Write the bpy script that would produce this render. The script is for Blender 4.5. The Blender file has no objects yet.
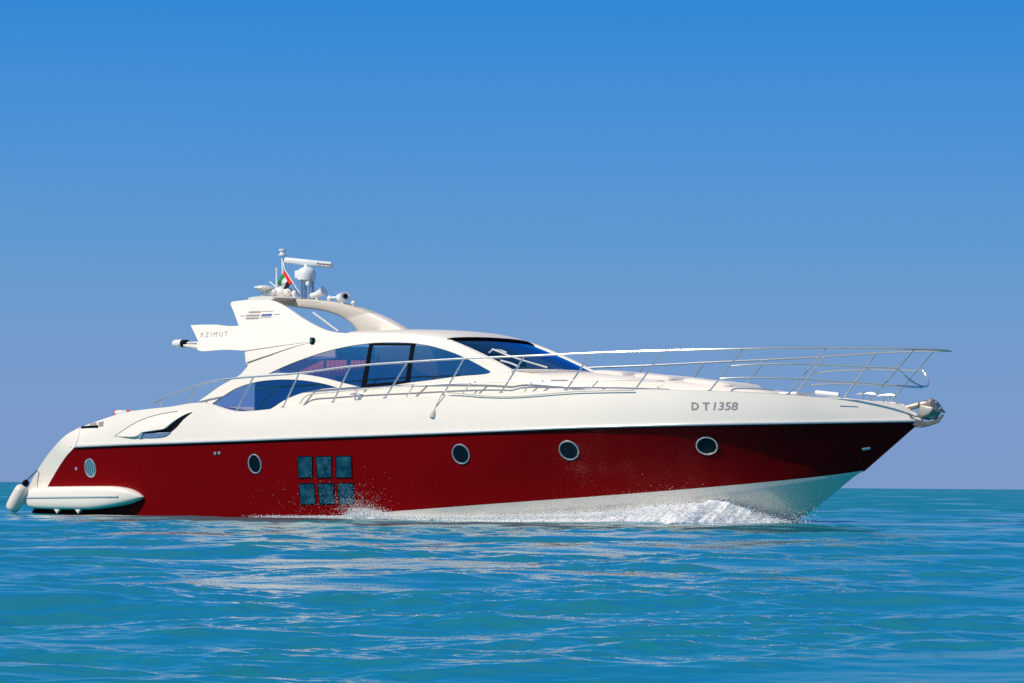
import bpy, math, random
import numpy as np
from mathutils import Vector, Matrix, noise, geometry
from mathutils.bvhtree import BVHTree
from mathutils.geometry import delaunay_2d_cdt

rad = math.radians
random.seed(7)
SC = bpy.context.scene
COL = SC.collection

# ------------------------------------------------------------------ camera
W, H, F = 1024, 683, 2800.0
THETA, DIST, CAMZ = rad(34.0), 60.0, 0.72
CAM = Vector((DIST * math.sin(THETA), -DIST * math.cos(THETA), CAMZ))
AZ, ROLL = rad(32.81), 0.0075
PITCH = math.atan(144.2 / F)
right0 = Vector((math.cos(AZ), math.sin(AZ), 0))
fwd = Vector((-math.sin(AZ) * math.cos(PITCH), math.cos(AZ) * math.cos(PITCH), math.sin(PITCH)))
up0 = right0.cross(fwd)
RIGHT = right0 * math.cos(ROLL) + up0 * math.sin(ROLL)
UP = up0 * math.cos(ROLL) - right0 * math.sin(ROLL)
FWD = fwd
cam_data = bpy.data.cameras.new("camera")
cam_data.sensor_width = 36.0
cam_data.lens = F * 36.0 / W
cam_data.clip_start = 0.1
cam_data.clip_end = 60000
cam = bpy.data.objects.new("camera", cam_data)
COL.objects.link(cam)
M = Matrix((RIGHT, UP, -FWD)).transposed().to_4x4()
M.translation = CAM
cam.matrix_world = M
SC.camera = cam

# ------------------------------------------------------------------ sky, sun, exposure
SUN_DIR = Vector((-0.28, -0.68, 0.67)).normalized()
world = bpy.data.worlds.new("World")
SC.world = world
world.use_nodes = True
wn, wl = world.node_tree.nodes, world.node_tree.links
wn.clear()
sky = wn.new("ShaderNodeTexSky")
sky.sky_type = 'NISHITA'
sky.sun_disc = False
sky.sun_elevation = math.asin(SUN_DIR.z)
sky.sun_rotation = math.atan2(SUN_DIR.x, SUN_DIR.y)
sky.air_density = 1.0
sky.dust_density = 0.6
sky.ozone_density = 2.0
bg_hi = wn.new("ShaderNodeBackground")
bg_hi.inputs["Strength"].default_value = 0.11
wl.new(sky.outputs[0], bg_hi.inputs["Color"])
tc = wn.new("ShaderNodeTexCoord")
sep = wn.new("ShaderNodeSeparateXYZ")
wl.new(tc.outputs["Generated"], sep.inputs[0])
ramp = wn.new("ShaderNodeValToRGB")
mr = wn.new("ShaderNodeMapRange")
mr.inputs["From Min"].default_value = 0.0
mr.inputs["From Max"].default_value = 0.35
wl.new(sep.outputs["Z"], mr.inputs["Value"])
wl.new(mr.outputs[0], ramp.inputs[0])


def lin(r, g, b):
    f = lambda c: c / 12.92 if c <= 0.04045 else ((c + 0.055) / 1.055) ** 2.4
    return (f(r / 255), f(g / 255), f(b / 255), 1)


SKY_STOPS = [(0.0, (125, 154, 199)), (0.06, (123, 155, 202)), (0.16, (113, 156, 205)), (0.26, (94, 152, 210)),
             (0.36, (75, 146, 213)), (0.48, (54, 137, 214)), (0.75, (34, 112, 205)), (1.0, (28, 98, 190))]
cr = ramp.color_ramp
while len(cr.elements) < len(SKY_STOPS):
    cr.elements.new(0.5)
for e, (p, c) in zip(cr.elements, SKY_STOPS):
    e.position = p
    e.color = lin(*c)
bg_lo = wn.new("ShaderNodeBackground")
bg_lo.inputs["Strength"].default_value = 1.0
wl.new(ramp.outputs[0], bg_lo.inputs["Color"])
mr2 = wn.new("ShaderNodeMapRange")
mr2.interpolation_type = 'SMOOTHSTEP'
mr2.inputs["From Min"].default_value = 0.24
mr2.inputs["From Max"].default_value = 0.60
wl.new(sep.outputs["Z"], mr2.inputs["Value"])
mixw = wn.new("ShaderNodeMixShader")
wl.new(mr2.outputs[0], mixw.inputs[0])
wl.new(bg_lo.outputs[0], mixw.inputs[1])
wl.new(bg_hi.outputs[0], mixw.inputs[2])
wout = wn.new("ShaderNodeOutputWorld")
wl.new(mixw.outputs[0], wout.inputs["Surface"])

sun_data = bpy.data.lights.new("sun", 'SUN')
sun_data.energy = 3.8
sun_data.angle = rad(0.5)
sun_data.color = (1.0, 0.93, 0.82)
sun = bpy.data.objects.new("sun", sun_data)
COL.objects.link(sun)
sun.rotation_euler = SUN_DIR.to_track_quat('Z', 'Y').to_euler()
sun.location = SUN_DIR * 80

SC.view_settings.view_transform = 'Standard'
SC.view_settings.look = 'None'
SC.view_settings.exposure = 0.0
SC.view_settings.gamma = 1.0
SC.view_settings.use_curve_mapping = False
SC.render.engine = 'CYCLES'
SC.cycles.max_bounces = 10
SC.cycles.diffuse_bounces = 8
SC.cycles.transparent_max_bounces = 12
SC.cycles.caustics_reflective = False
SC.cycles.caustics_refractive = False
SC.cycles.use_denoising = False
SC.cycles.blur_glossy = 1.0
SC.cycles.sample_clamp_indirect = 1.5


# ------------------------------------------------------------------ materials
def new_mat(name):
    m = bpy.data.materials.new(name)
    m.use_nodes = True
    m.node_tree.nodes.clear()
    out = m.node_tree.nodes.new("ShaderNodeOutputMaterial")
    return m, m.node_tree.nodes, m.node_tree.links, out


def paint(name, col, rough=0.3, metal=0.0, coat=0.0, var=0.05, scale=3.0, bump=0.0, bump_scale=30.0, ior=1.5, trans=0.0, spec=0.5):
    m, n, l, out = new_mat(name)
    p = n.new("ShaderNodeBsdfPrincipled")
    p.inputs["Metallic"].default_value = metal
    p.inputs["Roughness"].default_value = rough
    p.inputs["IOR"].default_value = ior
    p.inputs["Specular IOR Level"].default_value = spec
    p.inputs["Coat Weight"].default_value = coat
    p.inputs["Coat Roughness"].default_value = 0.04
    t = n.new("ShaderNodeTexCoord")
    nz = n.new("ShaderNodeTexNoise")
    nz.inputs["Scale"].default_value = scale
    nz.inputs["Detail"].default_value = 5
    l.new(t.outputs["Object"], nz.inputs["Vector"])
    mix = n.new("ShaderNodeMix")
    mix.data_type = 'RGBA'
    c = col if len(col) == 4 else (*col, 1)
    mix.inputs["A"].default_value = tuple(max(0, x * (1 - var)) for x in c[:3]) + (1,)
    mix.inputs["B"].default_value = tuple(min(1, x * (1 + var)) for x in c[:3]) + (1,)
    l.new(nz.outputs["Fac"], mix.inputs["Factor"])
    l.new(mix.outputs["Result"], p.inputs["Base Color"])
    rr = n.new("ShaderNodeMapRange")
    rr.inputs["To Min"].default_value = max(0.0, rough * 0.8)
    rr.inputs["To Max"].default_value = min(1.0, rough * 1.25)
    l.new(nz.outputs["Fac"], rr.inputs["Value"])
    l.new(rr.outputs[0], p.inputs["Roughness"])
    if bump > 0:
        nb = n.new("ShaderNodeTexNoise")
        nb.inputs["Scale"].default_value = bump_scale
        nb.inputs["Detail"].default_value = 4
        l.new(t.outputs["Object"], nb.inputs["Vector"])
        b = n.new("ShaderNodeBump")
        b.inputs["Strength"].default_value = 1.0
        b.inputs["Distance"].default_value = bump
        l.new(nb.outputs["Fac"], b.inputs["Height"])
        l.new(b.outputs[0], p.inputs["Normal"])
    if trans > 0:
        p.inputs["Transmission Weight"].default_value = trans
    l.new(p.outputs[0], out.inputs["Surface"])
    return m


GEL = paint("white_gelcoat", (0.86, 0.775, 0.665), 0.38, coat=0.06, var=0.03, scale=1.2, spec=0.3)
GEL2 = paint("white_fitting", (0.80, 0.79, 0.76), 0.3, coat=0.2, var=0.03, scale=6)
BOTTOM = paint("white_bottom_paint", (0.70, 0.66, 0.58), 0.22, coat=0.4, var=0.06, scale=2)
REDM = paint("red_hull_paint", (0.18, 0.0005, 0.0018), 0.25, coat=0.0, var=0.10, scale=0.6, bump=0.0015, bump_scale=0.9, spec=0.08)
DECKM = paint("deck_nonskid", (0.72, 0.69, 0.62), 0.6, var=0.04, scale=8, bump=0.001, bump_scale=200)
BEAM_SHADE = paint("beam_shade_beige", (0.62, 0.56, 0.47), 0.8, var=0.05, scale=6, bump=0.002, bump_scale=60)  # beige tone standing in for shade on the roof beam
STEEL = paint("polished_steel", (0.74, 0.74, 0.72), 0.24, metal=0.8, var=0.02, scale=10)
STEEL2 = paint("brushed_steel", (0.55, 0.56, 0.58), 0.3, metal=1.0, var=0.05, scale=20)
RAILG = paint("grey_rub_rail", (0.55, 0.57, 0.58), 0.3, metal=0.1, var=0.05, scale=5)
BLACK = paint("black_rubber", (0.006, 0.007, 0.011), 0.8, var=0.2, scale=8, spec=0.03)
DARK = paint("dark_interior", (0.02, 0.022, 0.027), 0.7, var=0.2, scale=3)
SEATM = paint("seat_leather", (0.45, 0.38, 0.33), 0.55, var=0.08, scale=4)
PINK = paint("pink_curtain", (0.95, 0.33, 0.28), 0.85, var=0.15, scale=7, bump=0.004, bump_scale=30)
CUSH = paint("sunpad_vinyl", (0.82, 0.75, 0.68), 0.6, var=0.04, scale=4, bump=0.003, bump_scale=9)
ROPEM = paint("rope_fibre", (0.62, 0.58, 0.52), 0.9, var=0.2, scale=30, bump=0.004, bump_scale=90)
ROPED = paint("navy_rope", (0.03, 0.04, 0.06), 0.85, var=0.25, scale=40, bump=0.004, bump_scale=90)
FENDM = paint("fender_vinyl", (0.74, 0.65, 0.55), 0.45, var=0.12, scale=7, bump=0.004, bump_scale=12)
LETG = paint("grey_lettering", (0.27, 0.25, 0.26), 0.5, var=0.08, scale=20)
LETL = paint("silver_lettering", (0.24, 0.23, 0.24), 0.4, var=0.08, scale=20)
LETB = paint("blue_lettering", (0.03, 0.09, 0.30), 0.5, var=0.08, scale=20)
LETR = paint("maroon_lettering", (0.16, 0.05, 0.05), 0.5, var=0.1, scale=20)
FRED = paint("flag_red", (0.75, 0.015, 0.012), 0.8, var=0.08, scale=10)
FGREEN = paint("flag_green", (0.01, 0.26, 0.06), 0.8, var=0.08, scale=10)
FWHITE = paint("flag_white", (0.8, 0.8, 0.78), 0.8, var=0.03, scale=10)
FBLACK = paint("flag_black", (0.012, 0.012, 0.012), 0.8, var=0.1, scale=10)
ORANGE = paint("lifebuoy_red", (0.75, 0.06, 0.03), 0.5, var=0.08, scale=10)
NAVG = paint("green_lens", (0.0, 0.18, 0.12), 0.1, coat=0.6, var=0.1, scale=20)
TEALB = paint("teal_blind", (0.16, 0.42, 0.46), 0.4, coat=0.5, var=0.1, scale=20)


def tinted(name, tint, gloss_col, base_fac=0.35, rough=0.02):
    m, n, l, out = new_mat(name)
    tr = n.new("ShaderNodeBsdfTransparent")
    tr.inputs["Color"].default_value = (*tint, 1)
    gl = n.new("ShaderNodeBsdfGlossy")
    gl.inputs["Color"].default_value = (*gloss_col, 1)
    gl.inputs["Roughness"].default_value = rough
    fr = n.new("ShaderNodeFresnel")
    fr.inputs["IOR"].default_value = 1.6
    add = n.new("ShaderNodeMath")
    add.operation = 'ADD'
    add.use_clamp = True
    add.inputs[1].default_value = base_fac
    l.new(fr.outputs[0], add.inputs[0])
    t = n.new("ShaderNodeTexCoord")
    nz = n.new("ShaderNodeTexNoise")
    nz.inputs["Scale"].default_value = 0.8
    l.new(t.outputs["Object"], nz.inputs["Vector"])
    b = n.new("ShaderNodeBump")
    b.inputs["Distance"].default_value = 0.004
    l.new(nz.outputs["Fac"], b.inputs["Height"])
    l.new(b.outputs[0], gl.inputs["Normal"])
    mx = n.new("ShaderNodeMixShader")
    l.new(add.outputs[0], mx.inputs[0])
    l.new(tr.outputs[0], mx.inputs[1])
    l.new(gl.outputs[0], mx.inputs[2])
    l.new(mx.outputs[0], out.inputs["Surface"])
    return m


GLASS = tinted("blue_tinted_glass", (0.95, 0.86, 0.88), (0.07, 0.42, 0.72), 0.44)
GLASS2 = tinted("windscreen_glass", (0.55, 0.68, 0.80), (0.10, 0.44, 0.70), 0.34)
PORTG = paint("porthole_glass", (0.003, 0.005, 0.012), 0.08, spec=0.3, coat=0.1, var=0.3, scale=8)


def hull_glass():
    m, n, l, out = new_mat("teal_window_glass")
    p = n.new("ShaderNodeBsdfPrincipled")
    p.inputs["Roughness"].default_value = 0.08
    p.inputs["Specular IOR Level"].default_value = 0.12
    t = n.new("ShaderNodeTexCoord")
    nz = n.new("ShaderNodeTexNoise")
    nz.inputs["Scale"].default_value = 5
    nz.inputs["Detail"].default_value = 6
    l.new(t.outputs["Object"], nz.inputs["Vector"])
    r = n.new("ShaderNodeValToRGB")
    r.color_ramp.elements[0].position = 0.4
    r.color_ramp.elements[0].color = (0.001, 0.040, 0.075, 1)
    r.color_ramp.elements[1].position = 0.75
    r.color_ramp.elements[1].color = (0.03, 0.12, 0.17, 1)
    l.new(nz.outputs["Fac"], r.inputs[0])
    l.new(r.outputs[0], p.inputs["Base Color"])
    l.new(p.outputs[0], out.inputs["Surface"])
    return m


HGLASS = hull_glass()


def foam_mat():
    m, n, l, out = new_mat("white_foam")
    d = n.new("ShaderNodeBsdfDiffuse")
    d.inputs["Color"].default_value = (0.93, 0.94, 0.94, 1)
    t = n.new("ShaderNodeBsdfTranslucent")
    t.inputs["Color"].default_value = (0.80, 0.86, 0.88, 1)
    mx = n.new("ShaderNodeMixShader")
    mx.inputs[0].default_value = 0.18
    l.new(d.outputs[0], mx.inputs[1])
    l.new(t.outputs[0], mx.inputs[2])
    l.new(mx.outputs[0], out.inputs["Surface"])
    return m


FOAM = foam_mat()


def sea_mat():
    m, n, l, out = new_mat("sea_water")
    p = n.new("ShaderNodeBsdfPrincipled")
    p.inputs["Roughness"].default_value = 0.03
    p.inputs["IOR"].default_value = 1.30
    t = n.new("ShaderNodeTexCoord")
    # body colour: turquoise shallows drifting into bluer patches
    nz = n.new("ShaderNodeTexNoise")
    nz.inputs["Scale"].default_value = 0.05
    nz.inputs["Detail"].default_value = 4
    l.new(t.outputs["Object"], nz.inputs["Vector"])
    mix = n.new("ShaderNodeMix")
    mix.data_type = 'RGBA'
    mix.inputs["A"].default_value = (0.0, 0.180, 0.250, 1)
    mix.inputs["B"].default_value = (0.0, 0.220, 0.265, 1)
    l.new(nz.outputs["Fac"], mix.inputs["Factor"])
    # foam flecks from the mesh attribute
    at = n.new("ShaderNodeAttribute")
    at.attribute_name = "foam"
    nf = n.new("ShaderNodeTexNoise")
    nf.inputs["Scale"].default_value = 3.0
    nf.inputs["Detail"].default_value = 8
    nf.inputs["Roughness"].default_value = 0.7
    l.new(t.outputs["Object"], nf.inputs["Vector"])
    ad = n.new("ShaderNodeMath"); ad.operation = 'ADD'
    l.new(nf.outputs["Fac"], ad.inputs[0]); l.new(at.outputs["Fac"], ad.inputs[1])
    fr = n.new("ShaderNodeMapRange")
    fr.inputs["From Min"].default_value = 0.98
    fr.inputs["From Max"].default_value = 1.10
    l.new(ad.outputs[0], fr.inputs["Value"])
    mix2 = n.new("ShaderNodeMix")
    mix2.data_type = 'RGBA'
    mix2.inputs["B"].default_value = (0.82, 0.85, 0.85, 1)
    l.new(fr.outputs[0], mix2.inputs["Factor"])
    l.new(mix.outputs["Result"], mix2.inputs["A"])
    l.new(mix2.outputs["Result"], p.inputs["Base Color"])
    rip = n.new("ShaderNodeAttribute")
    rip.attribute_name = "ripple"
    ro = n.new("ShaderNodeMapRange")
    ro.inputs["To Min"].default_value = 0.03
    ro.inputs["To Max"].default_value = 0.40
    l.new(rip.outputs["Fac"], ro.inputs["Value"])
    rm = n.new("ShaderNodeMath"); rm.operation = 'MAXIMUM'
    fm_ = n.new("ShaderNodeMath"); fm_.operation = 'MULTIPLY'; fm_.inputs[1].default_value = 0.7
    l.new(fr.outputs[0], fm_.inputs[0])
    l.new(ro.outputs[0], rm.inputs[0]); l.new(fm_.outputs[0], rm.inputs[1])
    l.new(rm.outputs[0], p.inputs["Roughness"])
    # ripples, stretched along the crests
    mp = n.new("ShaderNodeMapping")
    mp.inputs["Rotation"].default_value = (0, 0, -AZ)
    l.new(t.outputs["Object"], mp.inputs["Vector"])
    mp2 = n.new("ShaderNodeMapping")
    mp2.inputs["Scale"].default_value = (0.6, 1.0, 1.0)
    l.new(mp.outputs[0], mp2.inputs["Vector"])
    prev = None
    for sc, dist, det in ((20.0, 0.0016, 3), (55.0, 0.0005, 2)):
        nb = n.new("ShaderNodeTexNoise")
        nb.inputs["Scale"].default_value = sc
        nb.inputs["Detail"].default_value = det
        nb.inputs["Distortion"].default_value = 0.4
        l.new(mp2.outputs[0], nb.inputs["Vector"])
        b = n.new("ShaderNodeBump")
        b.inputs["Strength"].default_value = 1.0
        b.inputs["Distance"].default_value = dist
        l.new(nb.outputs["Fac"], b.inputs["Height"])
        if prev is not None:
            l.new(prev.outputs[0], b.inputs["Normal"])
        prev = b
    l.new(prev.outputs[0], p.inputs["Normal"])
    l.new(p.outputs[0], out.inputs["Surface"])
    return m


SEAM = sea_mat()


# ------------------------------------------------------------------ geometry helpers
def obj(name, verts, faces, mat, parent=None, smooth=True, angle=35, mats=None, fmats=None):
    me = bpy.data.meshes.new(name)
    me.from_pydata([tuple(v) for v in verts], [], [tuple(f) for f in faces])
    for mm in (mats or [mat]):
        me.materials.append(mm)
    if fmats is not None:
        me.polygons.foreach_set("material_index", fmats)
    me.validate()
    me.update()
    if smooth:
        me.shade_smooth()
        if angle:
            me.set_sharp_from_angle(angle=rad(angle))
    o = bpy.data.objects.new(name, me)
    COL.objects.link(o)
    if parent is not None:
        o.parent = parent
    return o


def fix_normals(o):
    import bmesh
    bm = bmesh.new()
    bm.from_mesh(o.data)
    bmesh.ops.remove_doubles(bm, verts=bm.verts, dist=1e-5)
    bmesh.ops.recalc_face_normals(bm, faces=bm.faces)
    bm.to_mesh(o.data)
    bm.free()
    o.data.shade_smooth()
    o.data.set_sharp_from_angle(angle=rad(35))
    return o


class MB:
    """collects shapes for one mesh"""
    def __init__(self):
        self.v, self.f = [], []

    def add(self, vs, fs):
        k = len(self.v)
        self.v += [Vector(x) for x in vs]
        self.f += [tuple(i + k for i in f) for f in fs]
        return self

    def box(self, c, s, rot=None, bev=0.0):
        x, y, z = (a / 2 for a in s)
        b = min(bev, x * .9, y * .9, z * .9)
        if b <= 0:
            vs = [Vector((i * x, j * y, k * z)) for i in (-1, 1) for j in (-1, 1) for k in (-1, 1)]
            fs = [(0, 1, 3, 2), (4, 6, 7, 5), (0, 4, 5, 1), (2, 3, 7, 6), (0, 2, 6, 4), (1, 5, 7, 3)]
        else:
            import bmesh
            bm = bmesh.new()
            bmesh.ops.create_cube(bm, size=1)
            for v in bm.verts:
                v.co = Vector((v.co.x * s[0], v.co.y * s[1], v.co.z * s[2]))
            bmesh.ops.bevel(bm, geom=bm.edges[:], offset=b, segments=3, profile=0.5, affect='EDGES')
            bm.verts.index_update()
            vs = [v.co.copy() for v in bm.verts]
            fs = [[v.index for v in f.verts] for f in bm.faces]
            bm.free()
        if rot is not None:
            vs = [rot @ p for p in vs]
        return self.add([p + Vector(c) for p in vs], fs)

    def tube(self, pts, r, n=8, closed=False, caps=True):
        pts = [Vector(p) for p in pts]
        rs = r if isinstance(r, (list, tuple)) else [r] * len(pts)
        N = len(pts)
        tang = []
        for i in range(N):
            a = pts[(i - 1) % N] if closed else pts[max(i - 1, 0)]
            b = pts[(i + 1) % N] if closed else pts[min(i + 1, N - 1)]
            tang.append((b - a).normalized())
        ref = Vector((0, 0, 1)) if abs(tang[0].z) < 0.9 else Vector((1, 0, 0))
        nrm = (ref - tang[0] * ref.dot(tang[0])).normalized()
        vs = []
        for i in range(N):
            nrm = (nrm - tang[i] * nrm.dot(tang[i])).normalized()
            bi = tang[i].cross(nrm)
            for k in range(n):
                a = 2 * math.pi * k / n
                vs.append(pts[i] + (nrm * math.cos(a) + bi * math.sin(a)) * rs[i])
        fs = []
        for i in range(N if closed else N - 1):
            j = (i + 1) % N
            for k in range(n):
                k2 = (k + 1) % n
                fs.append((i * n + k, j * n + k, j * n + k2, i * n + k2))
        if caps and not closed:
            fs.append(tuple(range(n - 1, -1, -1)))
            fs.append(tuple((N - 1) * n + k for k in range(n)))
        return self.add(vs, fs)

    def lathe(self, prof, c=(0, 0, 0), axis=(0, 0, 1), n=20):
        ax = Vector(axis).normalized()
        q = Vector((0, 0, 1)).rotation_difference(ax)
        vs = []
        for (r, z) in prof:
            for k in range(n):
                a = 2 * math.pi * k / n
                vs.append(q @ Vector((r * math.cos(a), r * math.sin(a), z)) + Vector(c))
        fs = []
        for i in range(len(prof) - 1):
            for k in range(n):
                k2 = (k + 1) % n
                fs.append((i * n + k, i * n + k2, (i + 1) * n + k2, (i + 1) * n + k))
        fs.append(tuple(range(n - 1, -1, -1)))
        fs.append(tuple((len(prof) - 1) * n + k for k in range(n)))
        return self.add(vs, fs)

    def ell(self, c, s, n=14, m=9, rot=None):
        prof = [(max(1e-4, math.sin(math.pi * i / m)), -math.cos(math.pi * i / m)) for i in range(m + 1)]
        k = len(self.v)
        self.lathe(prof, n=n)
        for i in range(k, len(self.v)):
            p = self.v[i]
            p = Vector((p.x * s[0], p.y * s[1], p.z * s[2]))
            if rot is not None:
                p = rot @ p
            self.v[i] = p + Vector(c)
        return self

    def build(self, name, mat, parent=None, smooth=True, angle=40):
        return obj(name, self.v, self.f, mat, parent, smooth, angle)


def tag(o, label=None, cat=None, group=None, kind=None):
    if label:
        o["label"] = label
    if cat:
        o["category"] = cat
    if group:
        o["group"] = group
    if kind:
        o["kind"] = kind
    return o


def empty(name, loc):
    o = bpy.data.objects.new(name, None)
    o.empty_display_size = 0.3
    o.location = loc
    COL.objects.link(o)
    return o


def pchip(pts):
    xs = np.array([p[0] for p in pts], float)
    ys = np.array([p[1] for p in pts], float)
    h = np.diff(xs)
    d = np.diff(ys) / h
    m = np.zeros(len(xs))
    for i in range(1, len(xs) - 1):
        if d[i - 1] * d[i] > 0:
            w1, w2 = 2 * h[i] + h[i - 1], h[i] + 2 * h[i - 1]
            m[i] = (w1 + w2) / (w1 / d[i - 1] + w2 / d[i])
    m[0], m[-1] = d[0], d[-1]

    def f(x):
        if x <= xs[0]:
            return float(ys[0] + m[0] * (x - xs[0]))
        if x >= xs[-1]:
            return float(ys[-1])
        i = int(np.searchsorted(xs, x) - 1)
        t = (x - xs[i]) / h[i]
        return float((2 * t**3 - 3 * t**2 + 1) * ys[i] + (t**3 - 2 * t**2 + t) * h[i] * m[i]
                     + (-2 * t**3 + 3 * t**2) * ys[i + 1] + (t**3 - t**2) * h[i] * m[i + 1])
    return f


def ray(u, v):
    return (FWD + RIGHT * ((u - W / 2) / F) - UP * ((v - H / 2) / F))


def on_y(u, v, y):
    d = ray(u, v)
    return CAM + d * ((y - CAM.y) / d.y)


def on_surf(u, v, b):
    """where the sight line meets the starboard surface y = -b(x, z)"""
    d = ray(u, v)
    t0, t1 = (-4.5 - CAM.y) / d.y, (0.0 - CAM.y) / d.y
    for _ in range(44):
        t = (t0 + t1) / 2
        p = CAM + d * t
        if p.y + b(p.x, p.z) < 0:
            t0 = t
        else:
            t1 = t
    return CAM + d * ((t0 + t1) / 2)


def spline(pts, k=6):
    """Catmull-Rom through 2D/3D points"""
    P = [np.array(p, float) for p in pts]
    if len(P) < 3:
        return [tuple(P[0] + (P[-1] - P[0]) * i / k) for i in range(k + 1)]
    out = []
    for i in range(len(P) - 1):
        p1, p2 = P[i], P[i + 1]
        p0 = P[i - 1] if i > 0 else 2 * p1 - p2
        p3 = P[i + 2] if i + 2 < len(P) else 2 * p2 - p1
        d1 = max(np.linalg.norm(p1 - p0) ** 0.5, 1e-6)
        d2 = max(np.linalg.norm(p2 - p1) ** 0.5, 1e-6)
        d3 = max(np.linalg.norm(p3 - p2) ** 0.5, 1e-6)
        m1 = d2 * ((p1 - p0) / d1 - (p2 - p0) / (d1 + d2) + (p2 - p1) / d2)
        m2 = d2 * ((p2 - p1) / d2 - (p3 - p1) / (d2 + d3) + (p3 - p2) / d3)
        for j in range(k):
            t = j / k
            out.append(tuple((2 * t**3 - 3 * t**2 + 1) * p1 + (t**3 - 2 * t**2 + t) * m1
                             + (-2 * t**3 + 3 * t**2) * p2 + (t**3 - t**2) * m2))
    out.append(tuple(P[-1]))
    return out


def outline(*curves, k=5):
    """closed outline out of splined stretches with corners between them"""
    o = []
    for c in curves:
        s = spline(c, k)
        if o and (abs(o[-1][0] - s[0][0]) + abs(o[-1][1] - s[0][1])) < 1e-6:
            s = s[1:]
        o += s
    if abs(o[-1][0] - o[0][0]) + abs(o[-1][1] - o[0][1]) < 1e-6:
        o.pop()
    return o


def pip(p, poly):
    x, y = p
    c = False
    n = len(poly)
    for i in range(n):
        x1, y1 = poly[i]
        x2, y2 = poly[i - 1]
        if (y1 > y) != (y2 > y) and x < (x2 - x1) * (y - y1) / (y2 - y1) + x1:
            c = not c
    return c


def panel(name, outer, holes, surf, mat, parent, thick=0.05, off=0.0, step=0.25, side=-1, single=False):
    """outer/holes in (x, z); a curved sheet y = side*surf with thickness and cut openings"""
    offf = off if callable(off) else (lambda x, z: off)
    loops = [outer] + holes
    vs, es = [], []
    for lp in loops:
        k = len(vs)
        vs += [Vector(p) for p in lp]
        es += [(k + i, k + (i + 1) % len(lp)) for i in range(len(lp))]
    xs = [p[0] for p in outer]
    zs = [p[1] for p in outer]

    def inside(p):
        return pip(p, outer) and not any(pip(p, h) for h in holes)
    x = min(xs) + step / 2
    while x < max(xs):
        z = min(zs) + step / 2
        while z < max(zs):
            if inside((x, z)):
                vs.append(Vector((x, z)))
            z += step
        x += step
    r = delaunay_2d_cdt(vs, es, [], 0, 1e-5)
    V, T = r[0], r[2]
    tris = []
    for t in T:
        c = (sum(V[i][0] for i in t) / 3, sum(V[i][1] for i in t) / 3)
        if inside(c):
            a, b, d = (V[i] for i in t)
            cr_ = (b[0] - a[0]) * (d[1] - a[1]) - (b[1] - a[1]) * (d[0] - a[0])
            tris.append(tuple(t) if cr_ > 0 else tuple(reversed(t)))
    used = sorted({i for t in tris for i in t})
    ix = {i: k for k, i in enumerate(used)}
    tris = [tuple(ix[i] for i in t) for t in tris]
    P = [V[i] for i in used]
    n = len(P)
    out = [Vector((p[0], side * (surf(p[0], p[1]) + offf(p[0], p[1])), p[1])) for p in P]
    inn = [Vector((q.x, q.y - side * thick, q.z)) for q in out]
    cnt = {}
    for t in tris:
        for a, b in ((t[0], t[1]), (t[1], t[2]), (t[2], t[0])):
            cnt[(a, b)] = 1
    bd = [(a, b) for (a, b) in cnt if (b, a) not in cnt]
    fs = list(tris) + [(t[2] + n, t[1] + n, t[0] + n) for t in tris] + [(b, a, a + n, b + n) for a, b in bd]
    if single:
        fs, inn = list(tris), []
    if side > 0:
        fs = [tuple(reversed(f)) for f in fs]
    return obj(name, out + inn, fs, mat, parent, True, 40)


def px_xz(pts, surf):
    o = []
    for (u, v) in pts:
        p = on_surf(u, v, surf)
        o.append((p.x, p.z))
    return o


def loft(name, rows, mat, parent, close=False, caps=False, angle=35):
    n = len(rows[0])
    vs = [p for r_ in rows for p in r_]
    fs = []
    for i in range(len(rows) - 1):
        for k in range(n if close else n - 1):
            k2 = (k + 1) % n
            fs.append((i * n + k, i * n + k2, (i + 1) * n + k2, (i + 1) * n + k))
    if caps:
        fs.append(tuple(range(n - 1, -1, -1)))
        fs.append(tuple((len(rows) - 1) * n + k for k in range(n)))
    o = obj(name, vs, fs, mat, parent, True, angle)
    return fix_normals(o)


# ------------------------------------------------------------------ hull lines
deck_b = pchip([(-10.6, 2.30), (-8, 2.40), (-4, 2.47), (0, 2.47), (3, 2.44), (5, 2.32), (6.5, 2.06), (7.5, 1.76), (8.6, 1.30),
                (9.4, 0.86), (10.0, 0.52), (10.5, 0.20), (10.75, 0.0)])
rub_b = pchip([(-10.6, 2.42), (-8, 2.52), (-4, 2.58), (0, 2.58), (3, 2.55), (5, 2.42), (6.5, 2.14), (7.5, 1.83), (8.6, 1.36),
               (9.4, 0.91), (10.0, 0.58), (10.6, 0.22), (10.95, 0.0)])
red_b = pchip([(-10.6, 2.18), (-6, 2.26), (0, 2.22), (2.5, 2.08), (4.5, 1.86), (6.5, 1.42), (8, 0.88), (9, 0.40), (9.65, 0.0)])
rub_uv = spline([(70.5, 447.2), (76, 447), (120, 445), (180, 443), (240, 440.8), (300, 438.4), (400, 434.8), (500, 431), (580, 427.8), (700, 424.8),
                 (780, 423.5), (850, 422.3), (921, 421.2)], 10)
deck_uv = spline([(80, 427.5), (92, 423), (105, 418.5), (122, 413), (140, 410), (168, 407), (190, 403.5), (200, 402.8), (210, 404.5),
                  (222, 408.5), (236, 411.5), (258, 410.5), (283, 407.5), (333, 402.5), (385, 398.5), (443, 395.5), (501, 393),
                  (566, 390.6), (635, 389.6), (709, 391), (748, 392.6), (787, 394.8), (830, 398.3), (870, 401), (895, 404.3),
                  (908, 409), (918, 415.5)], 8)
red_uv = spline([(29, 517), (130, 517), (250, 517), (340, 515.5), (390, 511.6), (480, 504.8), (600, 496), (700, 488), (800, 478.6),
                 (850, 472.6), (866, 470)], 10)
N = 150


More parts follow.
